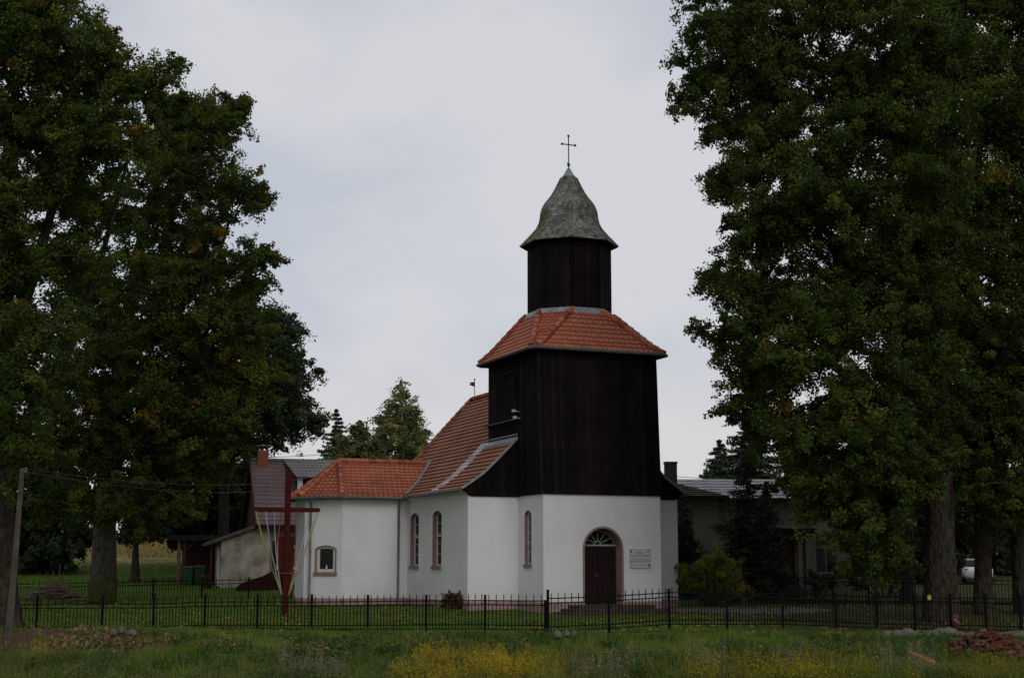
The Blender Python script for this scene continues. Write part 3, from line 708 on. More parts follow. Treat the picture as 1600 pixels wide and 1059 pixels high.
mb = MB(); p0 = octp(.36); mb.add([(*p, 18.12) for p in p0] + [(CU, CV, 18.72)], [(i, (i + 1) % 8, 8) for i in range(8)]); mb.add([(*p, 18.12) for p in p0] + [(*p, 18.05) for p in octp(.34)], [(8 + i, 8 + (i + 1) % 8, (i + 1) % 8, i) for i in range(8)])
mb.build('spire_cap', M['lead'], dome)
mb = MB(); mb.tube([(CU, CV, 18.6), (CU, CV, 20.05)], .026, 6)
mb.tube([(CU - .31, CV, 19.68), (CU + .31, CV, 19.68)], .024, 6)
for a_ in ((CU - .31, 19.68), (CU + .31, 19.68), (CU, 20.07)): mb.box((a_[0], CV, a_[1]), (.09, .04, .09), 0)
mb.box((CU, CV, 18.78), (.09, .09, .12)); mb.beam((CU, CV, 18.82), (CU - .1, CV, 18.86), .03, .03)
mb.build('spire_cross', M['iron'], church)
# weather vane on the nave ridge
mb = MB(); vv = 14.15; mb.tube([(CU, vv, 9.85), (CU, vv, 10.86)], .018, 6)
mb.box((CU, vv, 10.84), (.07, .03, .07)); mb.add([(CU, vv - .012, 10.72), (CU - .28, vv - .012, 10.66), (CU - .20, vv - .012, 10.60), (CU - .30, vv - .012, 10.56), (CU, vv - .012, 10.47),
        (CU, vv + .012, 10.72), (CU - .28, vv + .012, 10.66), (CU - .20, vv + .012, 10.60), (CU - .30, vv + .012, 10.56), (CU, vv + .012, 10.47)],
       [(0, 1, 2), (0, 2, 4), (2, 3, 4), (7, 6, 5), (9, 7, 5), (9, 8, 7), (0, 5, 6, 1), (4, 3, 8, 9)])
mb.build('weather_vane', M['iron'], church)

# wing roof
WC0 = WV + WC + WE / 2; e_ = .33
wz = [(0, 4.78), (.22, 5.05), (.5, 5.55), (1, 6.45)]
a_ = WV - e_; bb_ = 2 * WC0 - a_
q_ = e_ * math.tan(math.radians(22.5))
E1 = (WU - q_, a_); E2 = (WU - WC - e_, WV + WC - q_); E3 = (E2[0], 2 * WC0 - E2[1]); E4 = (E1[0], bb_); AP = (-4.78, WC0)
mb = MB(); XI = -.2
# clip the wing slopes at the nave roof (valley): stop each row where the nave roof is higher
def wing_slope(mb, vsign):
    N = 12; z = prof_fn(wz)
    def u_end(k):        # where the nave roof reaches the same height
        h = z(k); us = np.linspace(ue, CU, 200); zz = np.array([zr(q) for q in us]); return float(np.interp(h + .05, zz, us)) 
    ks = np.linspace(0, 1, 13)
    for i in range(12):
        k0_, k1_ = ks[i], ks[i + 1]; v0_ = WC0 + vsign * (a_ - WC0) * (1 - k0_); v1_ = WC0 + vsign * (a_ - WC0) * (1 - k1_)
        uL0 = E1[0] + (AP[0] - E1[0]) * k0_; uL1 = E1[0] + (AP[0] - E1[0]) * k1_
        R0, R1 = u_end(k0_), u_end(k1_)
        if vsign > 0: tile_face(mb, (uL0, v0_), (R0, v0_), (uL1, v1_), (R1, v1_), [(0, z(k0_)), (1, z(k1_))], .24, .235, .05, .045, 6)
        else: tile_face(mb, (uL0, v0_), (R0, v0_), (uL1, v1_), (R1, v1_), [(0, z(k0_)), (1, z(k1_))], .24, .235, .05, .045, 6)
    return [(u_end(k), WC0 + vsign * (a_ - WC0) * (1 - k), z(k)) for k in ks]
vl = wing_slope(mb, 1); vl2 = wing_slope(mb, -1)
for p, q in ((E1, E2), (E2, E3), (E3, E4)): tile_face(mb, p, q, AP, AP, wz, .245, .235, .05, .045, 6)
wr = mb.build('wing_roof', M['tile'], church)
mb = MB()
caps(mb, [(AP[0], WC0, 6.50), (-.62, WC0, 6.50)], .12)
mb.build('ridge_tiles', M['tile'], wr)
for c in (E1, E2, E3, E4):
    mb = MB(); caps(mb, prof_line(c, AP, wz, 10, .05), .125); mb.build('hip_tiles', M['tile'], wr)
mb = MB()
vk = []
for k_ in np.linspace(0, 1, 40):
    h_ = prof_fn(wz)(k_); us = np.linspace(ue, CU, 400); u_ = float(np.interp(h_ + .05, [zr(q) for q in us], us)); vk.append((u_, WC0 + (a_ - WC0) * (1 - k_)))
def vst(u_, v_, o): return (u_ + o * .35, v_ - o * .9, zr(u_ + o * .35) + .10)
for A_, B_ in zip(vk, vk[1:]): mb.add([vst(*A_, -.05), vst(*B_, -.05), vst(*B_, .22), vst(*A_, .22), tuple(Vector(vst(*A_, .22)) - Vector((0, 0, .06))), tuple(Vector(vst(*B_, .22)) - Vector((0, 0, .06)))], [(0, 1, 2, 3), (3, 2, 5, 4)])
mb.build('valley_flashing', M['lead'], wr)
mb = MB()
gl_ = [(E4[0], E4[1] + .06), (E3[0] - .06, E3[1]), (E2[0] - .06, E2[1]), (E1[0] - .02, E1[1] - .06)]
for p, q in zip(gl_, gl_[1:]): mb.tube([(*p, 4.74), (*q, 4.74)], .07, 8)
mb.tube([(*gl_[-1], 4.74), (ue + .05, a_ - .06, 4.74)], .07, 8)
mb.build('gutter', M['zinc'], wr)
mb = MB(); wl = [(UN, WV), (WU, WV), (WU - WC, WV + WC), (WU - WC, WV + WC + WE), (WU, WV + 2 * WC + WE), (UN, WV + 2 * WC + WE)]
wo = [(UN, a_), E1, E2, E3, E4, (UN, bb_)]
for i in range(5): mb.add([(*wl[i], 4.69), (*wl[i + 1], 4.69), (*wo[i + 1], 4.75), (*wo[i], 4.75)], [(0, 1, 2, 3)])
mb.build('soffit', M['plaster'], wr)
mb = MB()
mb.tube([(ue - .06, VF + .02, 4.76), (ue - .06, WV - .3, 4.76)], .07, 8); mb.tube([(ur + .06, VF + .02, 4.76), (ur + .06, VE, 4.76)], .07, 8)
mb.build('gutter', M['zinc'], nroof)
mb = MB(); mb.add([(UN, VN, 4.68), (UN, WV, 4.68), (ue, WV, 4.76), (ue, VN, 4.76), (UR, VN, 4.68), (UR, VE, 4.68), (ur, VE, 4.76), (ur, VN, 4.76)], [(0, 1, 2, 3), (4, 5, 6, 7)]); mb.build('soffit', M['plaster'], nroof)
for pts in ([(-2.62, WV - e_ - .04, 4.72), (-2.62, WV - .10, 4.50), (-2.62, WV - .10, .25), (-2.62, WV - .25, .16)],
            [(WU - WC * .78 - e_ * .9, WV + WC * .78 - .25, 4.72), (WU - WC * .80 - .1, WV + WC * .80 - .09, 4.5), (WU - WC * .80 - .1, WV + WC * .80 - .09, .25), (WU - WC * .80 - .2, WV + WC * .80 - .2, .16)]):
    mb = MB(); mb.tube(pts, .055, 8)
    for z_ in (1.2, 2.4, 3.6): mb.tube([(pts[1][0], pts[1][1], z_), (pts[1][0], pts[1][1], z_ + .05)], .07, 8)
    mb.build('downpipe', M['pipe'], church, True)

# information board by the door
mb = MB(); sc_ = (4.175, 2.07); mb.box(pf(sc_[0], sc_[1], -.025), (.94, .03, .76))
ib = mb.build('information_board', mat_noise('board_white', (.50, .50, .49), (.55, .55, .54), 3, .4, .4)); ib.location = CH0; ib.rotation_euler = (0, 0, PHI)
setp(ib, 'white information board with lines of small print beside the church door', 'sign')
mb = MB(); pr = M_print = mat_noise('print_grey', (.10, .10, .10), (.16, .16, .16), 20)
def words(z, s0, s1, h):
    s = s0
    while s < s1 - .02:
        w = min(rnd(.025, .085), s1 - s); x0 = s; 
        while x0 < s + w - .006:
            lw = min(rnd(.006, .012), s + w - x0); hh = h * random.choice((1, .72, .72, .72, .95)); zz_ = z - h / 2 + hh / 2
            mb.box(pf(sc_[0] + x0 + lw / 2, sc_[1] + zz_, -.043), (lw, .004, hh)); x0 += lw + .004
        s += w + .016
words(.235, -.24, .16, .052)
for z_ in (.135, .095): words(z_, -.43, .43, .024)
words(-.005, -.36, .34, .026)
for z_ in (-.075, -.115): words(z_, -.43, .43, .022)
words(-.145, -.43, -.20, .020)
words(-.255, -.43, -.22, .026); words(-.255, -.15, .24, .026)
for (sa, sb) in ((-.45, .45),):
    for z_ in (-.36, .36): mb.box(pf(sc_[0], sc_[1] + z_, -.043), (.90, .004, .006))
    for s_ in (sa, sb): mb.box(pf(sc_[0] + s_, sc_[1], -.043), (.006, .004, .72))
mb.build('print_lines', pr, ib)
mb = MB(); k_ = -.044
sh_ = [(-.035, .05), (.035, .05), (.035, -.01), (.022, -.04), (0, -.058), (-.022, -.04), (-.035, -.01)]
mb.add([pf(sc_[0] - .40 + x, sc_[1] + .28 + z, k_) for x, z in sh_], [tuple(range(7))])
mb.build('shield_emblem', M['iron'], ib)
mb = MB(); mb.add([pf(sc_[0] + .385 + x, sc_[1] - .265 + z, k_) for x, z in [(-.05, .03), (-.01, .038), (.045, .03), (.05, -.01), (.02, -.04), (-.03, -.03)]], [tuple(range(6))]); mb.build('corner_emblem', M['iron'], ib)
mb = MB(); mb.add([pf(sc_[0] + .36 + x, sc_[1] + .28 + z, k_) for x, z in [(-.06, -.03), (-.02, -.04), (.05, .0), (.08, .055), (0, .03), (-.05, .01)]], [tuple(range(6))]); mb.build('faint_emblem', mat_noise('emblem_grey', (.2, .2, .2), (.26, .26, .26), 8), ib)
for c_ in list(ib.children): c_.location = (0, 0, 0)

# ------------------------------------------------------------------ trees, shrubs
def leaf_quads(C, N, size, rngl, aspect=.62, up=.25):
    """diamond leaves: C (n,3) centres, N preferred normals"""
    n = len(C); nr = rngl.normal(size=(n, 3)) * .8 + N; nr[:, 2] += up; nr /= np.linalg.norm(nr, axis=1, keepdims=True)
    r = rngl.normal(size=(n, 3)); a = np.cross(nr, r); a /= np.linalg.norm(a, axis=1, keepdims=True) + 1e-9; b = np.cross(nr, a)
    L = (size * rngl.uniform(.65, 1.3, n))[:, None]; Wd = L * aspect * rngl.uniform(.8, 1.2, n)[:, None]
    v = np.stack([C - a * L * .5, C - b * Wd * .5 + a * L * .12 + nr * L * .06, C + a * L * .5, C + b * Wd * .5 + a * L * .12 + nr * L * .06], 1)
    return v.reshape(-1, 3)
def lobe_leaves(lobes, per, size, rngl, autumn=.05, sub=.42, dark=0.0):
    """lobes: (centre, radius, autumn_bias); leaves gathered in many small clumps filling each lobe"""
    VS, TS, CL = [], [], []
    for c, R, ab in lobes:
        c = np.array(c, float); R = R * 1.02; ns = max(6, int(36 * (R / 1.7) ** 2)); ph = rngl.uniform(0, 6.28, 6)
        d = rngl.normal(size=(ns, 3)); d /= np.linalg.norm(d, axis=1, keepdims=True)
        lob = 1 + .22 * np.sin(3.1 * d[:, 0] + ph[0]) * np.sin(2.7 * d[:, 2] + ph[1]) + .16 * np.sin(5.3 * d[:, 1] + ph[2] + 2 * d[:, 2])
        rr = R * lob * (rngl.uniform(0, 1, ns) ** .42) * rngl.uniform(.78, 1.1, ns) * np.where(rngl.uniform(0, 1, ns) < .10, 1.22, 1)
        sc = c + d * rr[:, None] * np.array([1, 1, .88]); CL.append(sc)
        tb = np.clip(rngl.normal(.40, .17, ns) - dark, 0, .78); au = rngl.uniform(0, 1, ns) < (autumn + ab)
        tb[au] = rngl.uniform(.72, .93, au.sum())
        m = int(per * (R / 1.7) ** 2 / ns)
        rs = sub * rngl.uniform(.65, 1.35, ns) * (R / 1.7) ** .3
        off = rngl.normal(size=(ns, m, 3)); off /= np.linalg.norm(off, axis=2, keepdims=True); off *= (rngl.uniform(0, 1, (ns, m, 1)) ** .45)
        ax = d * .7 + rngl.normal(0, .45, (ns, 3)) + np.array([0, 0, -.12]); pos = sc[:, None] + off * rs[:, None, None] * np.array([.9, .9, .68]) + ax[:, None] * rngl.uniform(-1, 1, (ns, m, 1)) * rs[:, None, None] * 1.15
        nn = off * .7 + d[:, None] * .5
        t = np.clip(tb[:, None] + rngl.normal(0, .09, (ns, m)), 0, 1)
        t = np.where(rngl.uniform(0, 1, (ns, m)) < .012, rngl.uniform(.8, 1, (ns, m)), t)
        VS.append(leaf_quads(pos.reshape(-1, 3), nn.reshape(-1, 3), size, rngl)); TS.append(t.ravel())
    return np.concatenate(VS), np.concatenate(TS), CL
def limb_path(a, b, sag, r0, r1, rngl, n=6):
    a = np.array(a, float); b = np.array(b, float); L = np.linalg.norm(b - a); ts = np.linspace(0, 1, n)
    pts = a + (b - a) * ts[:, None]; pts[:, 2] += np.sin(ts * math.pi) * sag * L
    pts[1:-1] += rngl.normal(0, .035 * L / n * 2, (n - 2, 3)); return [tuple(p) for p in pts], list(r0 + (r1 - r0) * ts ** .8)
def broadleaf(name, label, cat, base, trunk, lobes, per=5200, size=.125, leafmat='leaf', barkmat='bark', autumn=.05, seed=1, group=None, r0=.7, r1=.25, lean=(0, 0), forks=(), sub=.42, dark=0., flare=1.35, twig=True, limbs=1.0):
    sub = sub * .80
    """trunk: list of (dx, dy, z) offsets from base ending inside the crown"""
    rl = np.random.default_rng(seed); base = Vector(base); t = thing(name, label, cat, base, 0, group)
    b0 = np.array(base)
    VS, TS, CL = lobe_leaves([((np.array(c) - b0), R, ab) for c, R, ab in lobes], per, size, rl, autumn, sub, dark)
    np_mesh('crown', VS, 4, M[leafmat], TS, t)
    mb = MB(); tp = [np.array(p, float) for p in trunk]; n = 16
    ts = np.linspace(0, len(tp) - 1, n); pts = [tuple(np.array([np.interp(q, range(len(tp)), [p[i] for p in tp]) for i in range(3)])) for q in ts]
    rad = [r0 + (r1 - r0) * (q / (len(tp) - 1)) for q in ts]; z0 = pts[0][2]
    rad = [r * (1 + (flare - 1) * math.exp(-max(0, (p[2] - z0 - .2)) / .9)) for r, p in zip(rad, pts)]
    # finer rings near the foot
    ft = [(pts[0][0] * (1 - q) + pts[1][0] * q, pts[0][1] * (1 - q) + pts[1][1] * q, pts[0][2] * (1 - q) + pts[1][2] * q) for q in (.25, .5, .75)]
    fr_ = [(r0 + (rad[1] - r0) * q) * (1 + (flare - 1) * math.exp(-max(0, (p[2] - z0 - .2)) / .9)) for q, p in zip((.25, .5, .75), ft)]
    pts = [pts[0]] + ft + pts[1:]; rad = [rad[0] * 1.12] + fr_ + rad[1:]
    mb.tube(pts, rad, 18, True, wob=.07)
    for f in forks: mb.tube([tuple(np.array(p[:3])) for p in f], [p[3] for p in f], 10, True, wob=.05)
    nodes = [(np.array(p), r) for p, r in zip(pts, rad) if p[2] > z0 + 2.2] + [(np.array(p[:3]), p[3]) for f in forks for p in f[1:]]
    for (c, R, ab), cl in zip(lobes, CL):
        c = np.array(c) - b0
        dist = [np.linalg.norm(q - c) + (3.0 if q[2] > c[2] + .3 else 0) for q, r in nodes]; k = int(np.argmin(dist)); q, rq = nodes[k]
        rb = min(rq * .55, .05 + .028 * np.linalg.norm(c - q)) * limbs; pth, rr = limb_path(q, c, .06, rb, max(.03, rb * .35), rl)
        mb.tube(pth, rr, 6, False)
        nodes.append((np.array(pth[3]), rr[3])); nodes.append((c, rr[-1] * 1.5))
        if twig:
            for s in cl[:7]:
                pth, rr = limb_path(c, s, .03, max(.022, rb * .3), .01, rl, 4); mb.tube(pth, rr, 4, False)
    mb.build('trunk', M[barkmat], t, True)
    return t
def LB(px, py, r, Y, dy=0, ab=0.0):
    """lobe seen at photo pixel px,py with radius r px at depth Y+dy"""
    return (tuple(P(px, py, Y + dy)), r * (Y + dy) / F, ab)
def fill(lst, Y, spread, seed, ab=0.0, back=True, cx=None, half=None):
    rr = random.Random(seed); o = []
    for e in lst:
        px, py, r = e[:3]; a = e[3] if len(e) > 3 else ab
        k = 1.0
        if cx is not None: k = math.sqrt(max(.06, 1 - ((px - cx) / half) ** 2))
        d = rr.uniform(-1, 1) * spread * k
        o.append(LB(px, py, r, Y, (-.62 * spread + d * .4) * k - .3, a))
        if back and r > 46: o.append(LB(px + rr.uniform(-.5, .5) * r, py + rr.uniform(-.5, .5) * r, r * .72, Y, d * .5, a))
        if back: o.append(LB(px + rr.uniform(-.35, .35) * r, py + rr.uniform(-.35, .35) * r, r * .86, Y, (.62 * spread + d * .4) * k + .4, a * .6))
    return o

# left: the great oak at the picture's edge
YL1 = 49.5
L1 = [(-60, -70, 90), (20, -60, 90), (90, -60, 70), (20, 40, 88), (70, 20, 72), (122, 60, 62), (60, 110, 82), (-60, 60, 95), (-140, 150, 95), (150, 130, 62), (30, 190, 84), (110, 200, 74), (-50, 190, 95), (212, 140, 52), (238, 118, 42), (262, 112, 26),
      (30, 290, 84), (110, 280, 70), (190, 225, 72), (-60, 310, 95), (20, 390, 82), (95, 400, 70), (-80, 430, 95), (0, 500, 88), (80, 510, 72), (-40, 600, 90), (50, 610, 70), (20, 690, 60), (-130, 540, 90), (60, 720, 45), (180, 75, 40), (5, 760, 30)]
base1 = P(-12, 984, YL1); base1.z = Tz(base1.x, base1.y) - .15
def rel(b, px, py, Y): q = P(px, py, Y); return (q.x - b.x, q.y - b.y, q.z - b.z)
broadleaf('oak_tree', 'huge thick trunked oak at the left picture edge, half cut off behind the leaning pole', 'tree', base1,
          [(0, 0, 0), rel(base1, -12, 800, YL1), rel(base1, -8, 600, YL1), rel(base1, 0, 380, YL1), rel(base1, 25, 160, YL1)], fill(L1, YL1, 3.6, 3, .0, True, 0, 260),
          seed=21, r0=.80, r1=.22, flare=1.25, group='old oaks round the churchyard', autumn=.035,
          forks=[[(*rel(base1, -8, 740, YL1), .42), (*rel(base1, 60, 640, YL1 + 1), .26), (*rel(base1, 120, 520, YL1 + 1.8), .16), (*rel(base1, 165, 380, YL1 + 2), .09), (*rel(base1, 200, 250, YL1 + .5), .05)],
                 [(*rel(base1, -5, 600, YL1), .35), (*rel(base1, 45, 450, YL1 + 1), .22), (*rel(base1, 90, 300, YL1 + 1), .14), (*rel(base1, 150, 130, YL1), .06)]])
# left: second oak behind it
YL2 = 66.0
L2 = [(262, 165, 44), (285, 175, 42), (250, 220, 50), (345, 195, 54), (372, 172, 34), (300, 200, 50), (290, 270, 70), (360, 290, 54), (402, 318, 36), (240, 320, 76), (170, 340, 74), (330, 365, 50), (300, 430, 70), (375, 425, 50), (412, 405, 26), (395, 462, 34), (220, 430, 74), (140, 450, 74), (345, 500, 70), (405, 520, 40), (260, 520, 74),
      (180, 540, 74), (110, 590, 70), (330, 580, 72), (250, 610, 72, .10), (170, 640, 72, .08), (400, 590, 46), (320, 660, 62, .16), (245, 700, 66, .22), (165, 715, 66, .12), (100, 690, 60, .05), (370, 660, 44, .1), (325, 725, 50, .16), (255, 765, 46, .15), (190, 775, 42, .15), (120, 770, 46, .08), (290, 790, 32, .15), (160, 810, 24, .1), (352, 700, 34, .1), (225, 815, 26, .1), (70, 790, 40)]
base2 = P(160, 936, YL2); base2.z = Tz(base2.x, base2.y) - .1
broadleaf('oak_tree', 'mossy footed oak standing alone on the lawn left of the red cross', 'tree', base2,
          [(0, 0, 0), rel(base2, 163, 820, YL2), rel(base2, 172, 700, YL2), rel(base2, 190, 560, YL2), rel(base2, 215, 400, YL2), rel(base2, 240, 300, YL2)], fill(L2, YL2, 5.0, 5, .0, True, 220, 240),
          seed=22, r0=.57, r1=.18, flare=1.12, barkmat='mossy_bark', group='old oaks round the churchyard', autumn=.07, per=4400, size=.145,
          forks=[[(*rel(base2, 172, 740, YL2), .30), (*rel(base2, 240, 620, YL2 - 2), .22), (*rel(base2, 310, 500, YL2 - 2), .15), (*rel(base2, 360, 340, YL2 - 1), .06)],
                 [(*rel(base2, 190, 600, YL2), .26), (*rel(base2, 270, 430, YL2 + 1), .16), (*rel(base2, 320, 280, YL2 + 1), .07)]])
# left: further oak showing past it
YL3 = 88.0
L3 = [(410, 535, 58), (440, 600, 54), (400, 620, 60), (466, 652, 42), (430, 668, 40), (385, 690, 36), (350, 600, 60), (340, 690, 50), (488, 660, 24), (448, 560, 32), (300, 640, 60), (418, 500, 36), (455, 520, 26)]
b3 = P(348, 900, YL3); b3.z = Tz(b3.x, b3.y) - .2
broadleaf('oak_tree', 'more distant bluish green tree rising behind the farmhouse roof', 'tree', b3, [(0, 0, 0), rel(b3, 350, 760, YL3), rel(b3, 380, 640, YL3), rel(b3, 390, 540, YL3)], fill(L3, YL3, 4, 9, .0, True, 380, 150),
          seed=23, r0=.34, r1=.2, leafmat='leaf_far', per=3000, size=.19, autumn=.01, group='old oaks round the churchyard', sub=.5)
# right: row of oaks
YR1, YR2, YR3, YR4 = 53.0, 56.5, 57.0, 68.0
rr_ = random.Random(4)
RL = [(1085, -30, 56), (1130, -45, 66), (1190, -30, 70), (1260, -50, 80), (1330, -50, 80), (1400, -60, 84), (1170, 30, 60), (1200, 100, 60), (1190, 220, 60), (1200, 320, 56), (1195, 500, 60), (1210, 570, 56), (1290, 290, 60), (1290, 480, 60), (1360, 180, 60), (1365, 410, 60), (1108, 55, 64), (1092, 125, 52), (1070, 160, 32), (1160, 110, 60), (1165, 185, 62), (1128, 205, 36), (1150, 285, 62), (1108, 290, 28), (1172, 372, 62), (1140, 350, 26), (1150, 440, 58), (1110, 440, 26), (1128, 510, 46), (1092, 514, 22), (1168, 560, 50), (1126, 548, 20), (1185, 610, 60),
      (1170, 665, 46), (1140, 640, 26), (1235, 665, 60), (1230, 60, 66), (1240, 160, 70), (1235, 260, 74), (1245, 360, 74), (1235, 460, 74), (1245, 560, 74), (1300, 20, 72), (1310, 110, 76), (1320, 210, 80), (1325, 320, 80), (1320, 430, 82), (1325, 530, 80, .03), (1320, 630, 78, .04), (1310, 710, 62, .05),
      (1270, 725, 56, .05), (1275, 790, 44, .05), (1330, 780, 62, .05), (1310, 835, 30, .05), (1355, 840, 40, .04), (1335, 880, 22, .04), (1390, 760, 60), (1385, 680, 70), (1400, 30, 80), (1400, 130, 82), (1405, 240, 84), (1400, 350, 84), (1405, 470, 84, .03), (1400, 580, 80), (1345, 800, 50), (1470, 40, 76), (1480, 150, 76), (1470, 260, 76), (1475, 370, 76), (1470, 480, 74), (1468, 580, 66), (1462, 660, 54), (1440, 725, 40), (1480, 715, 34), (1360, 870, 34), (1400, 850, 30), (1255, 775, 40), (1240, 745, 36), (1450, 770, 30), (1415, 880, 26), (1385, 895, 20), (1365, 905, 16), (1375, 720, 60), (1420, 780, 36), (1250, 700, 40), (1298, 770, 46), (1398, 820, 40)]
baseR1 = P(1470, 966, YR1); baseR1.z = Tz(baseR1.x, baseR1.y) - .12
broadleaf('oak_tree', 'stoutest oak right of the church, its leafy crown reaching left towards the tower', 'tree', baseR1,
          [(0, 0, 0), rel(baseR1, 1468, 800, YR1), rel(baseR1, 1466, 640, YR1), rel(baseR1, 1460, 480, YR1), rel(baseR1, 1440, 280, YR1), rel(baseR1, 1410, 120, YR1)],
          fill(RL, YR1, 4.4, 12, .0, True, 1400, 400), seed=31, r0=.60, r1=.15, flare=1.08, group='old oaks round the churchyard', autumn=.03,
          forks=[[(*rel(baseR1, 1466, 640, YR1), .36), (*rel(baseR1, 1400, 520, YR1 + .5), .22), (*rel(baseR1, 1320, 400, YR1 + .5), .15), (*rel(baseR1, 1230, 280, YR1 + .3), .09), (*rel(baseR1, 1150, 180, YR1), .05)],
                 [(*rel(baseR1, 1467, 700, YR1), .32), (*rel(baseR1, 1400, 640, YR1 + 1), .22), (*rel(baseR1, 1300, 570, YR1 + 1), .14), (*rel(baseR1, 1200, 480, YR1), .07)],
                 [(*rel(baseR1, 1462, 520, YR1), .30), (*rel(baseR1, 1500, 380, YR1 + 1), .14), (*rel(baseR1, 1530, 200, YR1 + 1), .06)]])
R2 = [(x + rr_.uniform(-14, 14), y + rr_.uniform(-14, 14), 80) for x in (1455, 1530, 1600) for y in (-90, 10, 105, 200, 300, 400, 500, 600, 680)] + [(1470, 720, 36), (1520, 735, 40), (1565, 755, 46), (1440, 700, 50), (1500, 765, 32), (1548, 790, 30), (1438, 765, 34), (1590, 795, 32), (1490, 745, 34), (1520, 775, 26)]
b = P(1537, 966, YR2); b.z = Tz(b.x, b.y) - .12
broadleaf('oak_tree', 'slimmer oak just right of the stoutest one', 'tree', b, [(0, 0, 0), rel(b, 1535, 800, YR2), rel(b, 1530, 640, YR2), rel(b, 1520, 440, YR2), rel(b, 1530, 220, YR2)],
          fill(R2, YR2, 3.6, 13, .0, True, 1530, 190), seed=32, r0=.345, r1=.15, flare=1.12, group='old oaks round the churchyard', autumn=.03, per=4200,
          forks=[[(*rel(b, 1530, 640, YR2), .22), (*rel(b, 1590, 480, YR2), .15), (*rel(b, 1620, 330, YR2), .08)]])
R3 = [(x + rr_.uniform(-14, 14), y + rr_.uniform(-14, 14), 84) for x in (1660, 1750) for y in (0, 110, 220, 330, 440, 550, 650)] + [(1610, 730, 44), (1585, 830, 26, .2), (1640, 760, 60)]
b = P(1600, 968, YR3); b.z = Tz(b.x, b.y) - .12
broadleaf('oak_tree', 'leaning oak trunk at the right picture edge', 'tree', b, [(0, 0, 0), rel(b, 1590, 850, YR3), rel(b, 1560, 720, YR3), rel(b, 1570, 560, YR3), rel(b, 1630, 380, YR3), rel(b, 1680, 200, YR3)],
          fill(R3, YR3, 3.6, 14, .0, True, 1680, 190), seed=33, r0=.33, r1=.15, flare=1.12, group='old oaks round the churchyard', autumn=.05, per=3600)
R4 = [(1430, 560, 70), (1430, 650, 66), (1380, 720, 56), (1450, 730, 44), (1500, 640, 70), (1560, 690, 60), (1400, 790, 34), (1500, 700, 50), (1350, 650, 60), (1540, 560, 70), (1620, 620, 70)]
b = P(1418, 935, YR4); b.z = Tz(b.x, b.y) - .12
broadleaf('oak_tree', 'dark shaded oak trunk farther back, left of the stoutest trunk', 'tree', b, [(0, 0, 0), rel(b, 1418, 830, YR4), rel(b, 1422, 700, YR4), rel(b, 1430, 560, YR4)],
          fill(R4, YR4, 3.5, 15, .0, True, 1450, 150), seed=34, r0=.32, r1=.18, flare=1.1, group='old oaks round the churchyard', per=3000, size=.17)

# birches and mixed trees behind the church
def pyr(px, top, bot, hw, n, Y, seed, ab=0., pw=.75):
    rr = random.Random(seed); o = []
    for i in range(n):
        f = (i + .5) / n; y = top + (bot - top) * f; w = hw * (f ** pw) * (1 - .35 * max(0, f - .75) / .25)
        for s in ([0] if w < 14 else [-1, 0, 1] if w > 26 else [-.6, .6]):
            r = max(7, min(w * .62, 20)) * rr.uniform(.85, 1.15); o.append(LB(px + s * w * .62 + rr.uniform(-3, 3), y + rr.uniform(-4, 4), r, Y, rr.uniform(-1, 1) * w * Y / F, ab))
    return o
YB = 108.0
b = P(632, 870, YB); b.z = Tz(b.x, b.y) - .2
broadleaf('birch_tree', 'tall pale green birch rising behind the church wing roof', 'tree', b, [(0, 0, 0), rel(b, 630, 760, YB), rel(b, 628, 660, YB), rel(b, 628, 592, YB)], pyr(628, 592, 770, 58, 14, YB, 3, .02, .6), per=2300, dark=-.12, size=.20, leafmat='leaf_birch', barkmat='birch_bark', seed=41, r0=.2, r1=.05, autumn=.02, sub=.6, limbs=.5)
b = P(672, 870, YB + 8); b.z = Tz(b.x, b.y) - .2
broadleaf('background_tree', 'darker tree peeping out between the birch and the nave roof', 'tree', b, [(0, 0, 0), rel(b, 672, 760, YB + 8), rel(b, 670, 700, YB + 8)], pyr(668, 668, 770, 36, 6, YB + 8, 4), per=2600, size=.26, leafmat='leaf_far', seed=42, r0=.2, r1=.06, autumn=0., group='mixed trees behind the church', sub=.6, limbs=.5)
b = P(570, 870, YB - 4); b.z = Tz(b.x, b.y) - .2
broadleaf('background_tree', 'round topped tree between the small spruce and the birch', 'tree', b, [(0, 0, 0), rel(b, 568, 760, YB - 4), rel(b, 562, 700, YB - 4)], pyr(558, 664, 770, 46, 7, YB - 4, 5, .03, .4), per=2900, size=.25, leafmat='leaf_birch', seed=43, r0=.2, r1=.06, autumn=.02, group='mixed trees behind the church', sub=.6, dark=.22, limbs=.5)
b = P(592, 870, YB + 2); b.z = Tz(b.x, b.y) - .2
broadleaf('background_tree', 'thin topped tree leaning close against the left of the birch', 'tree', b, [(0, 0, 0), rel(b, 590, 760, YB + 2), rel(b, 588, 680, YB + 2)], pyr(592, 652, 770, 30, 8, YB + 2, 6, 0, .5), per=2600, size=.24, leafmat='leaf_birch', seed=44, r0=.15, r1=.05, autumn=0., group='mixed trees behind the church', sub=.6, dark=.1, limbs=.5)

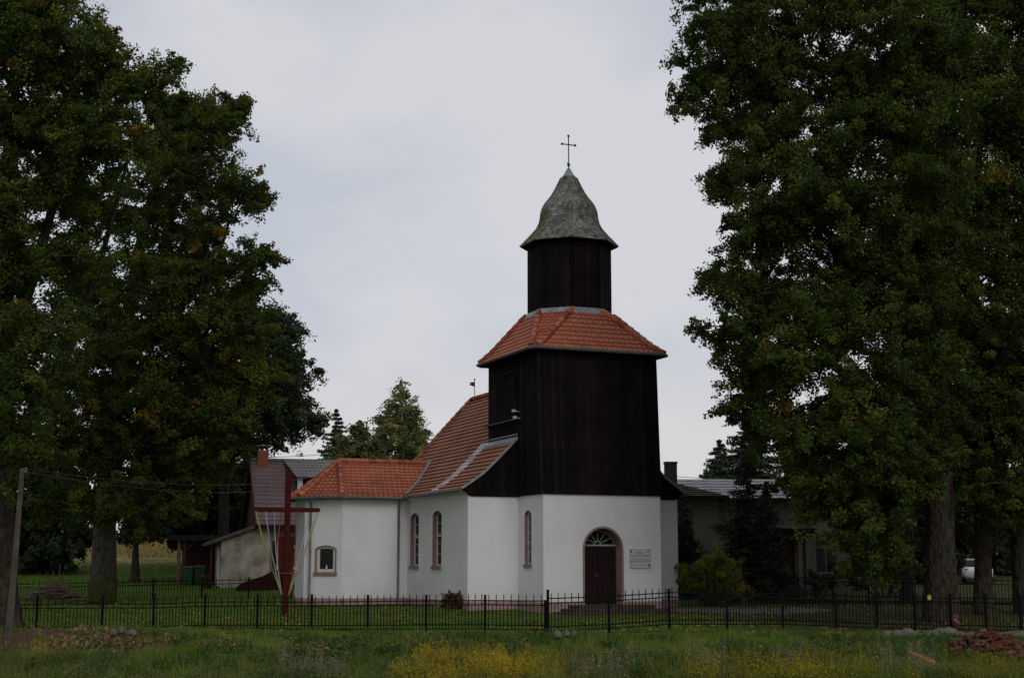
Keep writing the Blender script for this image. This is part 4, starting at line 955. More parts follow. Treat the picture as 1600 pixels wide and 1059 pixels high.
def conifer(name, label, base, H, R, seed, tiers=26, group=None, dens=1.0, droop=.25, size=.20, lo=.06, mat='needle', lean=0.0):
    rl = np.random.default_rng(seed); t = thing(name, label, 'tree', base, 0, group); mb = MB()
    mb.tube([(0, 0, -.2), (lean * .5, 0, H * .5), (lean, 0, H * .98)], [R * .06 + .05, R * .035 + .03, .015], 8); C = []; TS = []
    for i in range(tiers):
        f = i / (tiers - 1); z = H * (lo + (1 - lo) * f ** .92); Rr = R * (1 - f) ** .85 * rl.uniform(.8, 1.15) + .12; nb = int((5 + 7 * (1 - f)) )
        for k in range(nb):
            a = rl.uniform(0, 2 * math.pi); L = Rr * rl.uniform(.65, 1.15); n = max(5, int(L / .085 * dens)); s = np.linspace(.08, 1, n)
            zz_ = z - droop * L * s + .16 * L * s ** 3; x = np.cos(a) * L * s + lean * z / H; y = np.sin(a) * L * s; w = .38 * L * (1 - s * .78) + .05
            mb.tube([(lean * z / H, 0, z), (x[n // 2], y[n // 2], zz_[n // 2]), (x[-1], y[-1], zz_[-1])], [.03 + .012 * L, .02, .006], 4, False)
            ti = np.clip(rl.normal(.45, .15), 0, 1)
            for q in range(5):
                ww = rl.uniform(-1, 1, n) * w; C.append(np.stack([x - np.sin(a) * ww, y + np.cos(a) * ww, zz_ - rl.uniform(0, .16, n) - abs(ww) * .2], 1)); TS.append(np.clip(ti + rl.normal(0, .12, n), 0, 1))
    C = np.concatenate(C); TS = np.concatenate(TS); V = leaf_quads(C, np.zeros_like(C), size, rl, .42, .5)
    np_mesh('foliage', V, 4, M[mat], TS, t); mb.build('trunk', M['bark'], t, True); return t
def ground_at(px, Y): q = P(px, 880, Y); q.z = Tz(q.x, q.y); return q
def htop(b, px, py, Y): return P(px, py, Y).z - b.z
for (px, top, Y, R, lab, sd, gp, mt) in [
        (521, 640, 112, 3.6, 'small pointed spruce behind the farmhouse dormer', 51, 'spruces', 'leaf_far'),
        (1178, 645, 98, 7.0, 'big spruce behind the grey roofed house, touching the oak leaves', 52, 'spruces', 'needle'),
        (1128, 688, 102, 4.2, 'spruce with drooping tips left of the big one behind the grey roof', 56, 'spruces', 'needle'),
        (1170, 706, 67, 2.3, 'dark spruce in front of the grey house wall', 53, 'spruces', 'needle'),
        (1200, 752, 69, 1.3, 'narrow dark conifer left of the house entrance', 54, 'spruces', 'needle'),
        (1070, 772, 71, 1.3, 'short conifer half hidden by the right corner of the church', 55, 'spruces', 'needle')]:
    b = ground_at(px, Y); conifer('spruce_tree', lab, b, htop(b, px, top, Y), R, sd, 34 if R > 3 else 26, gp, 1.0, .22, .26 if Y > 90 else .17, .04, mt)

def bush(name, label, px, Y, lobes, mat, seed, per=2600, size=.13, autumn=.05, cat='bush', group=None, dark=0., sub=.30):
    b = ground_at(px, Y); rl = np.random.default_rng(seed); t = thing(name, label, cat, b, 0, group)
    lb = [(np.array(P(x, y, Y + dy)) - np.array(b), r * Y / F, 0.) for x, y, r, dy in lobes]
    V, TS, CL = lobe_leaves(lb, per, size, rl, autumn, sub, dark); np_mesh('foliage', V, 4, M[mat], TS, t)
    mb = MB()
    for (c, R, _), cl in zip(lb, CL):
        mb.tube([(c[0] * .2, c[1] * .2, -.1), (c[0] * .7, c[1] * .7, c[2] * .6), tuple(c)], [.05, .035, .015], 5)
        for s in cl[:6]: mb.tube([tuple(c), tuple(s)], [.015, .006], 4, False)
    mb.build('stems', M['bark'], t); return t
bush('forsythia_bush', 'yellow green rounded bush right of the church corner', 1112, 62, [(1075, 912, 24, 0), (1100, 872, 18, -.2), (1120, 868, 14, 0), (1145, 890, 20, -.3), (1088, 895, 26, 0), (1115, 893, 30, -.5), (1140, 905, 26, 0), (1110, 915, 30, .6), (1085, 918, 22, .5), (1155, 915, 18, 0), (1128, 880, 20, 0), (1100, 880, 18, 0), (1150, 922, 16, -.4), (1132, 922, 18, .5)], 'bush', 61, 6500, .09, .08, dark=-.22)
bush('dry_hedge_shrub', 'small clipped reddish brown shrub against the nave wall', 709, 59.0, [(700, 934, 9, 0), (712, 932, 10, 0), (718, 940, 9, 0), (704, 944, 10, 0), (713, 946, 9, .2), (701, 940, 9, -.2), (717, 931, 7, .2), (709, 938, 11, 0), (698, 932, 7, 0), (715, 948, 8, 0), (704, 928, 7, 0), (700, 946, 9, 0), (720, 946, 8, 0), (708, 932, 10, .1), (698, 938, 8, 0)], 'fallen', 62, 22000, .06, 0, dark=.36, sub=.14)
bush('dark_shrub', 'low dark shrub between the house entrance and its window', 1275, 70, [(1268, 905, 16, 0), (1285, 900, 18, 0), (1300, 908, 15, 0), (1276, 915, 16, .4)], 'leaf_far', 63, 2400, .14, .02)
# dark background growth, each a tree or thicket of its own
def backtree(px, Y, lobes, label, seed, per=2300, size=.24, aut=.0, dark=.12, mat='leaf_far'):
    b = ground_at(px, Y); zt_ = min(l[1] for l in lobes)
    broadleaf('background_tree', label, 'tree', b, [(0, 0, -.1), rel(b, px, 850, Y), rel(b, px, zt_ + 10, Y)], [LB(x, y, r, Y, random.Random(x * 7 + y).uniform(-2, 2) + q_) for x, y, r in lobes for q_ in (0, 3)], per, size, mat, seed=seed, r0=.22, r1=.08, autumn=aut, dark=dark, sub=.5, group='dark trees in the background', limbs=.6)
backtree(85, 92, [(35, 880, 24), (70, 880, 24), (105, 880, 22), (40, 830, 36), (80, 850, 34), (75, 800, 40), (110, 800, 36), (-10, 800, 50), (10, 860, 36), (50, 790, 40), (95, 770, 44), (60, 730, 46), (110, 830, 38), (60, 850, 36), (95, 868, 26), (30, 870, 26), (20, 810, 40), (125, 780, 40), (-20, 760, 50), (-30, 840, 50), (120, 850, 26)], 'dense dark tree behind the two big left trunks', 71)
backtree(212, 84, [(205, 800, 32), (230, 790, 30), (190, 770, 30), (240, 825, 24), (205, 830, 22), (222, 750, 34)], 'small thin stemmed tree on the lawn before the dry hillside', 72, aut=.04)
backtree(315, 96, [(300, 800, 36), (340, 780, 40), (370, 760, 38), (280, 770, 40), (330, 740, 42), (375, 800, 34), (365, 835, 24), (300, 840, 24), (345, 820, 32), (262, 820, 22), (382, 725, 24), (270, 800, 34), (250, 780, 36), (235, 760, 34), (310, 835, 26), (280, 840, 20), (395, 770, 28), (392, 810, 26), (345, 850, 22), (300, 700, 50), (250, 720, 46)], 'black green tree mass directly behind the open shed', 73)
backtree(1340, 100, [(1400, 900, 34), (1440, 900, 34), (1350, 900, 30), (1460, 860, 36), (1440, 800, 44), (1300, 800, 40), (1340, 770, 44), (1380, 800, 44), (1330, 850, 38), (1380, 860, 38), (1290, 860, 30), (1420, 780, 44), (1430, 850, 40), (1290, 760, 30)], 'dark tree beyond the right end of the grey roof', 74, dark=.25)
backtree(1500, 104, [(1470, 890, 26), (1540, 905, 26), (1600, 900, 34), (1560, 830, 44), (1520, 840, 34), (1590, 860, 36), (1480, 790, 44), (1530, 780, 44), (1490, 850, 30), (1545, 850, 40), (1580, 800, 44), (1620, 840, 44), (1600, 780, 44), (1455, 840, 34), (1575, 870, 30), (1490, 830, 36), (1630, 890, 40), (1570, 900, 24)], 'dark tree behind the parked white car', 75, dark=.25)

# ------------------------------------------------------------------ fences
def fence(name, label, pts, style, wpost=.075):
    """pts: (px, Y, py_top, py_bottom) posts; panels carry rails and alternating pickets"""
    W0 = [P(px, pt, Y) for px, Y, pt, pb in pts]; W1 = [P(px, pb, Y) for px, Y, pt, pb in pts]
    o0 = Vector((W0[0].x, W0[0].y, W1[0].z)); t = thing(name, label, 'fence', o0, 0, 'black iron fences')
    for a, b_ in zip(W0, W1):
        mb = MB(); x, y = a.x - o0.x, b_.y - o0.y; zb_ = min(b_.z, Tz(a.x, a.y)) - .08 - o0.z; zt_ = a.z - o0.z
        mb.box((x, y, (zb_ + zt_) / 2), (wpost, wpost, zt_ - zb_)); mb.box((x, y, zt_ + .012), (wpost + .018, wpost + .018, .025)); mb.build('post', M['fence'], t)
    for i in range(len(W0) - 1):
        mb = MB(); a, b_ = W0[i] - o0, W0[i + 1] - o0; za, zb_ = W1[i].z - o0.z, W1[i + 1].z - o0.z
        f = style(i); L = math.hypot(b_.x - a.x, b_.y - a.y); d = ((b_.x - a.x) / L, (b_.y - a.y) / L); gp = wpost * .5 + .005
        def q(s, h): return (a.x + d[0] * s, a.y + d[1] * s, za + (zb_ - za) * s / L + h)
        for h in f['rails']: mb.beam(q(gp, h), q(L - gp, h), .036, .034)
        n = max(4, int(round(L / f['gap']))); n += n % 2
        for k in range(1, n):
            s = L * k / n; tall = k % 2 == 1; h1 = f['tall'] if tall else f['rails'][1]; w = .021
            mb.beam(q(s, f['rails'][-1] if f.get('clip', True) else f['low']), q(s, h1), w, w, up=(d[0], d[1], 0))
            if tall:
                c = q(s, h1); mb.add([(c[0] - w * .8, c[1], c[2]), (c[0], c[1] - w * .8, c[2]), (c[0] + w * .8, c[1], c[2]), (c[0], c[1] + w * .8, c[2]), (c[0], c[1], c[2] + .06)], [(0, 1, 4), (1, 2, 4), (2, 3, 4), (3, 0, 4)])
        mb.build('panel', M['fence'], t)
    return t
stL = lambda i: dict(rails=[.93, .80, .18, .05], gap=.12, tall=1.09)
stR = lambda i: dict(rails=[1.08, .94, .22, .09], gap=.12, tall=1.20)
fence('iron_fence', 'black picket fence running in front of the church from the oak to the tall post', [(-110, 49.0, 931, 990), (-25, 49.3, 930, 989), (59, 49.6, 930, 988), (161, 49.9, 930, 987), (241, 50, 928, 987), (321, 49.6, 928, 984.5), (403, 49, 928, 984.5), (487.5, 48.4, 929, 985.5), (575, 47.9, 930, 985), (666, 47.3, 930, 984.5), (758, 46.7, 930, 984.5), (852, 46.1, 938, 986)], stL)
fence('iron_fence', 'higher set picket fence from the tall post past the church door and the oaks', [(856, 46.0, 922, 990), (951, 46.6, 928, 986), (1045, 47.4, 921, 979), (1135, 48.1, 921, 979), (1222, 48.8, 925, 979), (1305, 49.3, 927, 982), (1369, 48.8, 927, 985), (1428, 48.3, 928, 986), (1484, 47.8, 928, 987), (1539, 47.3, 928, 988), (1593, 46.9, 929, 990), (1648, 46.6, 930, 991), (1705, 46.4, 930, 992)], stR, .085)
stB = lambda i: dict(rails=[1.08, .92, .10], gap=.14, tall=1.20)
fence('iron_fence', 'farther picket fence crossing the lawn behind the left oak and the cross', [(-60, 70, 912, 950), (10, 70, 911, 949), (85, 70, 909, 947), (162, 70.2, 907, 946), (240, 70.4, 905, 944), (316, 70.6, 903, 943), (389, 70.8, 902, 941), (455, 71, 901, 940)], stB)
fence('iron_fence', 'farther picket fence in front of the grey house', [(1165, 66, 904, 940), (1222, 65.5, 904, 941), (1247, 65, 904, 941), (1300, 64.5, 904, 942), (1356, 64, 905, 943), (1410, 63.5, 905, 944), (1470, 63, 906, 946), (1530, 62.5, 906, 947), (1590, 62, 907, 948), (1650, 61.5, 907, 949)], stB)
# ------------------------------------------------------------------ red mission cross with ribbons
YC = 56.0
b = P(445.5, 962, YC); b.z = Tz(b.x, b.y)
mc = thing('wooden_cross', 'tall dark red wooden cross with ribbons on the lawn', 'cross', b)
hc = P(448, 736, YC).z - b.z; ha = P(448, 796, YC).z - b.z; kx = YC / F
tw_ = .33
mb = MB(); mb.box((0, 0, hc / 2 - .1), (.20, .19, hc + .2), tw_); mb.build('upright', M['red_wood'], mc)
AR = P(495, 796, YC).x - b.x; AL = P(402, 794, YC).x - b.x
ca_, sa_ = math.cos(tw_), math.sin(tw_)
mb = MB(); pa, pb_ = (-1.20 * ca_, -1.20 * sa_ - .02, ha), (1.20 * ca_, 1.20 * sa_ - .02, ha); mb.beam(pa, pb_, .15, .165)
for s_ in (-1, 1): mb.beam((s_ * 1.19 * ca_, s_ * 1.19 * sa_ - .02, ha), (s_ * 1.25 * ca_, s_ * 1.25 * sa_ - .02, ha), .11, .12)
mb.build('crossbar', M['red_wood'], mc)
def rib_mat(n, c): return mat_noise(n, tuple(x * .85 for x in c), c, 6, .6, .2)
RM = {'yellow': rib_mat('ribbon_yellow', (.27, .26, .045)), 'white': rib_mat('ribbon_white', (.33, .32, .34)), 'red': rib_mat('ribbon_red', (.24, .035, .02))}
hb = P(448, 928, YC).z - b.z
for s0_, colr, w in ((-1.18, 'yellow', .030), (-.80, 'white', .020), (-.48, 'white', .018), (-.22, 'red', .022), (.34, 'red', .024), (.86, 'white', .018), (1.20, 'yellow', .028), (1.12, 'white', .018)):
    p0 = Vector((s0_ * ca_, s0_ * sa_ - .15, ha - .08)); p1 = Vector((.12 * (1 if s0_ > 0 else -1), -.15, hb + rnd(-.05, .05))); mb = MB(); prev = None
    for q in range(15):
        f = q / 14; c = p0.lerp(p1, f); c.y += -.10 * math.sin(f * math.pi); c.x += .10 * math.sin(f * math.pi) * (1 if s0_ > 0 else -1) * (.6 if colr != 'red' else 1.2)
        a_ = .7 * math.sin(f * 7 + s0_ * 5); L_ = (c + Vector((-w * math.cos(a_), -w * math.sin(a_) * .6, 0)), c + Vector((w * math.cos(a_), w * math.sin(a_) * .6, 0)))
        if prev: mb.quad(prev[0], prev[1], L_[1], L_[0])
        prev = L_
    mb.build('ribbon', RM[colr], mc, label=colr + ' ribbon tied from crossbar to post')
mb = MB(); hbar = P(448, 895, YC).z - b.z; mb.beam((-.42, -.18, hbar), (.42, -.18, hbar), .02, .03); mb.build('ribbon_bar', M['zinc'], mc)

# ------------------------------------------------------------------ leaning pole with wires
YP = 43.5
pb0 = P(12, 1019, YP); pt0 = P(35, 731, YP); pb0.z = Tz(pb0.x, pb0.y)
pol = thing('utility_pole', 'leaning grey concrete pole carrying wires in front of the left oak', 'pole', pb0)
mb = MB(); e = pt0 - pb0; mb.tube([(-.02, 0, -.3), tuple(e * .5), tuple(e)], [.115, .092, .070], 4, True)
mb.build('shaft', mat_noise('pole_concrete', (.06, .050, .036), (.105, .09, .068), 3, .9, .1, bump=.4), pol)
mb = MB(); mb.beam(tuple(e + Vector((-.05, 0, -.04))), tuple(e + Vector((.16, -.05, -.12))), .05, .06); mb.tube([tuple(e + Vector((.13, -.05, -.1))), tuple(e + Vector((.13, -.05, .02)))], .035, 6); mb.build('insulator', M['zinc'], pol)
def wire(name, label, a, b_, sag, r, group='overhead wires'):
    a, b_ = Vector(a), Vector(b_); mb = MB(); pts = []
    for q in range(25):
        f = q / 24; c = (b_ - a) * f; c.z -= sag * 4 * f * (1 - f); pts.append(c)
    mb.tube(pts, r, 4, False); o = mb.build(name, M['iron'], None); o.location = a; return setp(o, label, 'wire', group)
wire('overhead_wire', 'thin wire running left out of the picture from the leaning pole', pt0 + Vector((0, 0, -.05)), P(-400, 722, YP + 2), .25, .007)
wire('overhead_wire', 'upper of the two wires from the leaning pole towards the farmhouse', pt0 + Vector((.1, 0, -.02)), P(520, 738, 84), .6, .008)
wire('overhead_wire', 'lower of the two wires from the leaning pole towards the farmhouse', pt0 + Vector((.1, 0, -.10)), P(520, 748, 84), .7, .008)
wire('overhead_wire', 'upper faint wire in the sky gap above the farmhouse roof', P(395, 714, 120), P(560, 702, 130), .2, .022)
wire('overhead_wire', 'lower faint wire in the sky gap above the farmhouse roof', P(395, 722, 120), P(560, 712, 130), .2, .022)
wire('overhead_wire', 'wire above the ridge of the grey roofed house', P(1030, 742, 110), P(1300, 750, 120), .2, .02)

# ------------------------------------------------------------------ farmhouse on the left
M['metal_tile'] = mat_tint('plum_metal_tiles', [(0, (.035, .02, .021)), (.5, (.10, .066, .070)), (1, (.14, .10, .105))], .45, .45, .12, .6)
M['old_plaster'] = mat_noise('stained_plaster', (.12, .095, .075), (.34, .31, .26), 1.1, .95, .05, bump=.5, c3=(.52, .50, .45), detail=9)
M['beige'] = mat_noise('beige_render', (.13, .115, .095), (.20, .185, .155), .8, .9, .1, bump=.2)
M['dark_red'] = mat_noise('dark_red_boards', (.035, .009, .008), (.06, .016, .014), 1.5, .7, .2, stretch=(6, 6, .5))
M['brick'] = mat_noise('chimney_brick', (.14, .045, .025), (.25, .085, .05), 6, .9, .1, bump=.4)
M['grey_sheet'] = mat_tint('grey_sheet_roof', [(0, (.05, .053, .057)), (.5, (.125, .13, .137)), (1, (.16, .165, .17))], .5, .4, .15, .3)
M['black_gap'] = mat_noise('blackish_boards', (.012, .01, .009), (.02, .017, .015), 3)  # near-black tone for boards, gutters, shed roof and entrance beam
AH = math.radians(16)
hb0 = P(404, 905, 79.0); hb0.z = Tz(hb0.x, hb0.y)
fh = thing('farmhouse', 'farmhouse with plum metal tile roof, dormer and brick chimney behind the red cross', 'house', hb0, AH)
hz = lambda py, Y=79.0: P(404, py, Y).z - hb0.z
ZEa, ZRi = hz(820, 78.6), hz(719, 82.6); GL = 13.0; DEP = 7.6
mb = MB()
for a, b_, z1 in (((0, 0), (GL, 0), ZEa + .1), ((GL, DEP), (0, DEP), ZEa + .1)): mb.add([(*a, -.5), (*b_, -.5), (*b_, z1), (*a, z1)], [(0, 1, 2, 3)])
mb.build('wall', M['beige'], fh)
for x in (0, GL):
    mb = MB(); mb.add([(x, 0, -.5), (x, DEP, -.5), (x, DEP, ZEa), (x, DEP / 2, ZRi - .15), (x, 0, ZEa)], [(0, 1, 2, 3, 4)]); mb.build('gable', M['dark_red'], fh)
mb = MB(); kf = [(0, ZEa), (1, ZRi)]
tile_face(mb, (-.25, -.45), (GL + .3, -.45), (-.25, DEP / 2), (GL + .3, DEP / 2), kf, .36, .24, .03, .035, 4, (.55, .05))
tile_face(mb, (-.25, DEP + .45), (GL + .3, DEP + .45), (-.25, DEP / 2), (GL + .3, DEP / 2), kf, .36, .24, .03, .035, 4, (.55, .05))
hr_ = mb.build('roof', M['metal_tile'], fh)
mb = MB(); mb.tube([(-.25, DEP / 2, ZRi + .05), (GL + .3, DEP / 2, ZRi + .05)], .09, 8); mb.build('ridge_cap', M['zinc'], hr_)
mb = MB()
for y in (-.45, DEP + .45): mb.beam((-.27, y, ZEa + .0), (-.27, DEP / 2, ZRi + .0), .05, .26)
mb.build('bargeboard', M['dark_red'], hr_)
mb = MB(); mb.beam((-.25, -.5, ZEa - .05), (GL, -.5, ZEa - .05), .12, .12); mb.build('gutter', M['black_gap'], hr_)
# chimney at the ridge's left end
mb = MB(); mb.box((.45, DEP / 2 - .2, ZRi + .0), (.60, .60, 1.1)); ch_ = mb.build('chimney', M['brick'], hr_)
mb = MB(); 
for dx in (-.24, .24):
    for dy in (-.24, .24): mb.box((.45 + dx, DEP / 2 - .2 + dy, ZRi + .66), (.05, .05, .26))
mb.box((.45, DEP / 2 - .2, ZRi + .80), (.8, .8, .05)); mb.build('chimney_cap', M['zinc'], ch_)
# dormer
dx0, dx1 = 2.15, 7.6; zdf = hz(745, 80.3)
mb = MB(); tile_face(mb, (dx0 - .15, .9), (dx1 + .2, .9), (dx0 - .55, DEP / 2), (dx1 + .2, DEP / 2), [(0, zdf), (1, ZRi + .06)], .5, .24, .05, .03, 6, (.85, .05)); dm = mb.build('dormer', mat_tint('dormer_tiles', [(0, (.06, .05, .052)), (.5, (.13, .11, .115)), (1, (.19, .165, .17))], .5, .35, .12, .6), hr_)
mb = MB(); zf0 = ZEa + (ZRi - ZEa) * (1.3 + .45) / (DEP / 2 + .45)
mb.add([(dx0, 1.3, zf0 - .2), (dx0, 1.3, zdf + .05), (dx0, DEP / 2, ZRi - .05)], [(0, 1, 2)]); mb.add([(dx0, 1.3, zf0 - .2), (dx1, 1.3, zf0 - .2), (dx1, 1.3, zdf + .05), (dx0, 1.3, zdf + .05)], [(0, 1, 2, 3)]); mb.build('dormer_wall', M['black_gap'], dm) if False else None
o_ = mb.build('dormer_wall', M['black_gap'], fh)
for x_ in (dx0 + .12, dx0 + 1.9, dx0 + 3.7):
    mb = MB(); mb.box((x_, 1.25, (zf0 + zdf) / 2), (.28, .1, zdf - zf0)); mb.build('dormer_post', M['white'], fh)
for x_ in (dx0 + 1.0, dx0 + 2.8):
    mb = MB(); mb.box((x_, 1.28, (zf0 + zdf) / 2 + .1), (1.1, .06, zdf - zf0 - .5)); mb.build('dormer_window', M['glass'], fh)
# porch with dark red frame, door beside the cross
mb = MB(); mb.box((1.75, -.10, 1.35), (1.5, .12, 2.7)); pd = mb.build('door', M['dark_red'], fh)
mb = MB(); 
for i in range(5): mb.box((1.95 + .06 * (i % 2), -.18, 1.0 + i * .28), (.22, .03, .15))
mb.build('panes', M['white'], pd)
mb = MB(); mb.box((.95, -.05, 1.45), (.5, .08, 2.0)); wn = mb.build('window', M['black_gap'], fh); mb = MB(); mb.box((.95, -.10, 1.45), (.05, .03, 1.9)); mb.build('frame', M['white'], wn)
# whitewashed lean-to
lt = thing('lean_to', 'stained grey plaster lean-to with sloping roof joined to the farmhouse gable', 'outbuilding', hb0, AH)
xl = -2.02; zl, zr_ = hz(846), hz(824)
mb = MB(); mb.add([(xl, -.03, -.5), (.55, -.03, -.5), (.55, -.03, zr_ + .1), (0, -.03, zr_), (xl, -.03, zl)], [(0, 1, 2, 3, 4)])
mb.add([(xl, -.03, -.5), (xl, -.03, zl), (xl, 3.5, zl), (xl, 3.5, -.5)], [(0, 1, 2, 3)]); mb.build('wall', M['old_plaster'], lt)
mb = MB(); mb.beam((xl - .75, 1.6, zl - .14), (-.1, 1.6, zr_ + .10), 3.8, .14); mb.build('roof', mat_noise('lean_roof', (.05, .045, .045), (.10, .085, .08), 3, .7, .2), lt)
mb = MB(); mb.box((xl - .02, 1.0, 1.1), (.05, .8, 2.1)); mb.build('door', M['white'], lt)
mb = MB(); mb.box((xl - .5, .1, 1.35), (.10, .10, 2.9)); mb.build('post', M['dark_red'], lt)
# open shed
sb = P(300, 905, 83); sb.z = Tz(sb.x, sb.y)
sh2 = thing('open_shed', 'dark red open shed with flat roof behind the two green bins', 'shed', sb, .1)
zs1 = P(300, 838, 83).z - sb.z
mb = MB(); mb.box((.35, 2.2, zs1 / 2 - .2), (2.4, .1, zs1 + .4)); mb.box((1.5, 1.2, zs1 / 2 - .2), (.1, 2.2, zs1 + .4)); mb.build('back_wall', M['dark_red'], sh2)
mb = MB(); mb.box((.5, 1.0, zs1), (3.6, 3.2, .14)); mb.box((.5, -.62, zs1 - .12), (3.6, .06, .22)); mb.build('roof', M['black_gap'], sh2)
for x_ in (-.72, -.42): 
    mb = MB(); mb.box((x_, -.4, zs1 / 2 - .2), (.17, .17, zs1 + .3)); mb.build('post', M['dark_red'] if x_ > -.6 else mat_noise('worn_post', (.09, .06, .05), (.14, .10, .085), 4), sh2)
mb = MB(); mb.beam((-.35, -.4, zs1 - .75), (.25, -.4, zs1 - .15), .07, .07); mb.build('brace', M['bark'], sh2)
# wheelie bins
M['bin'] = mat_noise('bin_green', (.010, .045, .020), (.016, .065, .03), 3, .45, .35)
def make_bin(p, rz, lab):
    t = thing('wheelie_bin', lab, 'bin', p, rz, 'green wheelie bins'); mb = MB()
    mb.add([(-.22, -.24, .05), (.22, -.24, .05), (.22, .24, .05), (-.22, .24, .05), (-.29, -.34, .95), (.29, -.34, .95), (.29, .34, .95), (-.29, .34, .95)], [(3, 2, 1, 0), (4, 5, 6, 7), (0, 1, 5, 4), (1, 2, 6, 5), (2, 3, 7, 6), (3, 0, 4, 7)])
    mb.box((0, 0, .93), (.64, .74, .05)); mb.build('body', M['bin'], t)
    mb = MB(); mb.box((0, -.02, 1.0), (.62, .78, .06), 0, taper=.86); mb.beam((-.22, .40, 1.0), (.22, .40, 1.0), .04, .04); mb.build('lid', M['bin'], t)
    for s_ in (-1, 1): mb = MB(); mb.tube([(s_ * .24, .26, .1), (s_ * .29, .26, .1)], .10, 12); mb.build('wheel', M['iron'], t)
    return t
for px, lab in ((294.5, 'left green wheelie bin, beside the shed post'), (313, 'right green wheelie bin, nearer the lean-to')):
    q = P(px, 905, 81.2); q.z = Tz(q.x, q.y); make_bin(q, .05, lab)
# low red brick parapet and a dark stump of shrub
q = P(405, 910, 76.5); q.z = Tz(q.x, q.y)
mb = MB(); vs = []
xs_ = [(-1.15, .12), (-.9, .35), (-.3, .55), (.2, .72), (.75, 1.0), (1.25, 1.12)]
for y in (0, .35): vs += [(x, y, -.3) for x, z in xs_] + [(x, y, z) for x, z in xs_]
n = len(xs_); fs = []
for i in range(n - 1): fs += [(i, i + 1, n + i + 1, n + i), (3 * n + i, 3 * n + i + 1, 2 * n + i + 1, 2 * n + i), (n + i, n + i + 1, 3 * n + i + 1, 3 * n + i)]
fs += [(0, n, 3 * n, 2 * n), (n - 1, 2 * n + n - 1, 3 * n + n - 1, 2 * n - 1)]
mb.add(vs, fs); o = mb.build('brick_parapet', mat_noise('parapet_brick', (.022, .007, .007), (.045, .014, .013), 5, .9, .1, bump=.5)); o.location = q; o.rotation_euler = (0, 0, AH); setp(o, 'low dark red parapet rising to the right in front of the lean-to', 'wall')
bush('dark_shrub', 'wide dark thicket right of the grey roofed house behind the farther fence', 1380, 74, [(1345, 890, 24, 0), (1375, 880, 30, 0), (1405, 885, 28, .5), (1360, 905, 24, 0), (1395, 908, 26, 0), (1430, 895, 26, 0), (1340, 910, 18, 0), (1440, 910, 22, 0), (1370, 860, 22, 0), (1415, 862, 22, 0)], 'leaf_far', 64, 3600, .13, .02, dark=.15)
bush('dark_shrub', 'reddish dwarf shrub between the bins and the lean-to wall', 324, 78, [(322, 905, 7, 0), (328, 910, 8, 0), (318, 914, 7, 0), (325, 898, 5, 0)], 'fallen', 66, 9000, .08, 0, dark=.42, sub=.15)
# brush pile left with dead branches
q = P(88, 908, 67); q.z = Tz(q.x, q.y)
rb = random.Random(5)
mb = MB()
for i in range(80):
    x = rb.gauss(0, .62); a = rb.uniform(-.35, .35); L_ = rb.uniform(.5, 1.5); y = rb.uniform(-.5, .5); z = .1 + rb.uniform(.02, .75) * math.exp(-(x / .8) ** 2)
    mb.tube([(x - L_ / 2 * math.cos(a), y, z), (x, y + rb.uniform(-.1, .1), z + rb.uniform(.02, .1)), (x + L_ / 2 * math.cos(a), y + math.sin(a) * .5, z + rb.uniform(-.02, .12))], [.035, .03, .012], 5)
for (x, x2, z2) in ((.05, .14, 1.75), (0, -.16, 1.45), (.12, .75, 1.15), (.1, .45, 1.0), (-.1, -.7, .9), (0, .3, 1.3)):
    mb.tube([(x, 0, .15), ((x + x2) / 2 + .03, 0, z2 * .55), (x2, 0, z2)], [.055, .042, .02], 5)
o = mb.build('brush_pile', bark_mat('dead_wood', (.07, .05, .04), (.15, .115, .09), (.26, .22, .18))); o.location = q
setp(o, 'heap of dead branches on the lawn between the two left oaks', 'brushwood')

# ------------------------------------------------------------------ grey roofed house on the right
YH = 76.0
rb0 = P(1112, 915, YH); rb0.z = Tz(rb0.x, rb0.y)
gh = thing('manor_house', 'long low beige house with grey sheet roof behind the spruces', 'house', rb0, math.radians(3))
z_e = P(1112, 779, YH).z - rb0.z; z_r = P(1112, 748.5, YH + 5.0).z - rb0.z; X1 = 7.4; DP2 = 10.0
mb = MB()
WN = [(5.45, 6.55)]
plh = Plane2((0, 0), (X1, 0)); DHO = (3.45, 4.65, .35, 2.55, .01)
wh = [arch(a, b_, 1.0, 2.9, .02, 2) for a, b_ in WN]
wall_panel(mb, plh, -.5, z_e, wh + [arch(3.30, 4.35, .35, 2.7, .02, 2), arch(1.35, 2.2, .6, 2.5, .02, 2)])
mb.add([(0, 0, -.5), (0, -2.2, -.5), (0, -2.2, z_e), (0, 0, z_e)], [(3, 2, 1, 0)])
mb.add([(-9, -2.2, -.5), (0, -2.2, -.5), (0, -2.2, z_e), (-9, -2.2, z_e)], [(0, 1, 2, 3)])
mb.add([(X1, 0, -.5), (X1, DP2, -.5), (X1, DP2, z_e), (X1, 0, z_e)], [(0, 1, 2, 3)]); mb.add([(-9, -2.2, -.5), (-9, DP2, -.5), (-9, DP2, z_e), (-9, -2.2, z_e)], [(3, 2, 1, 0)]); mb.add([(-9, DP2, -.5), (X1, DP2, -.5), (X1, DP2, z_e), (-9, DP2, z_e)], [(3, 2, 1, 0)])
mb.build('wall', M['beige'], gh)
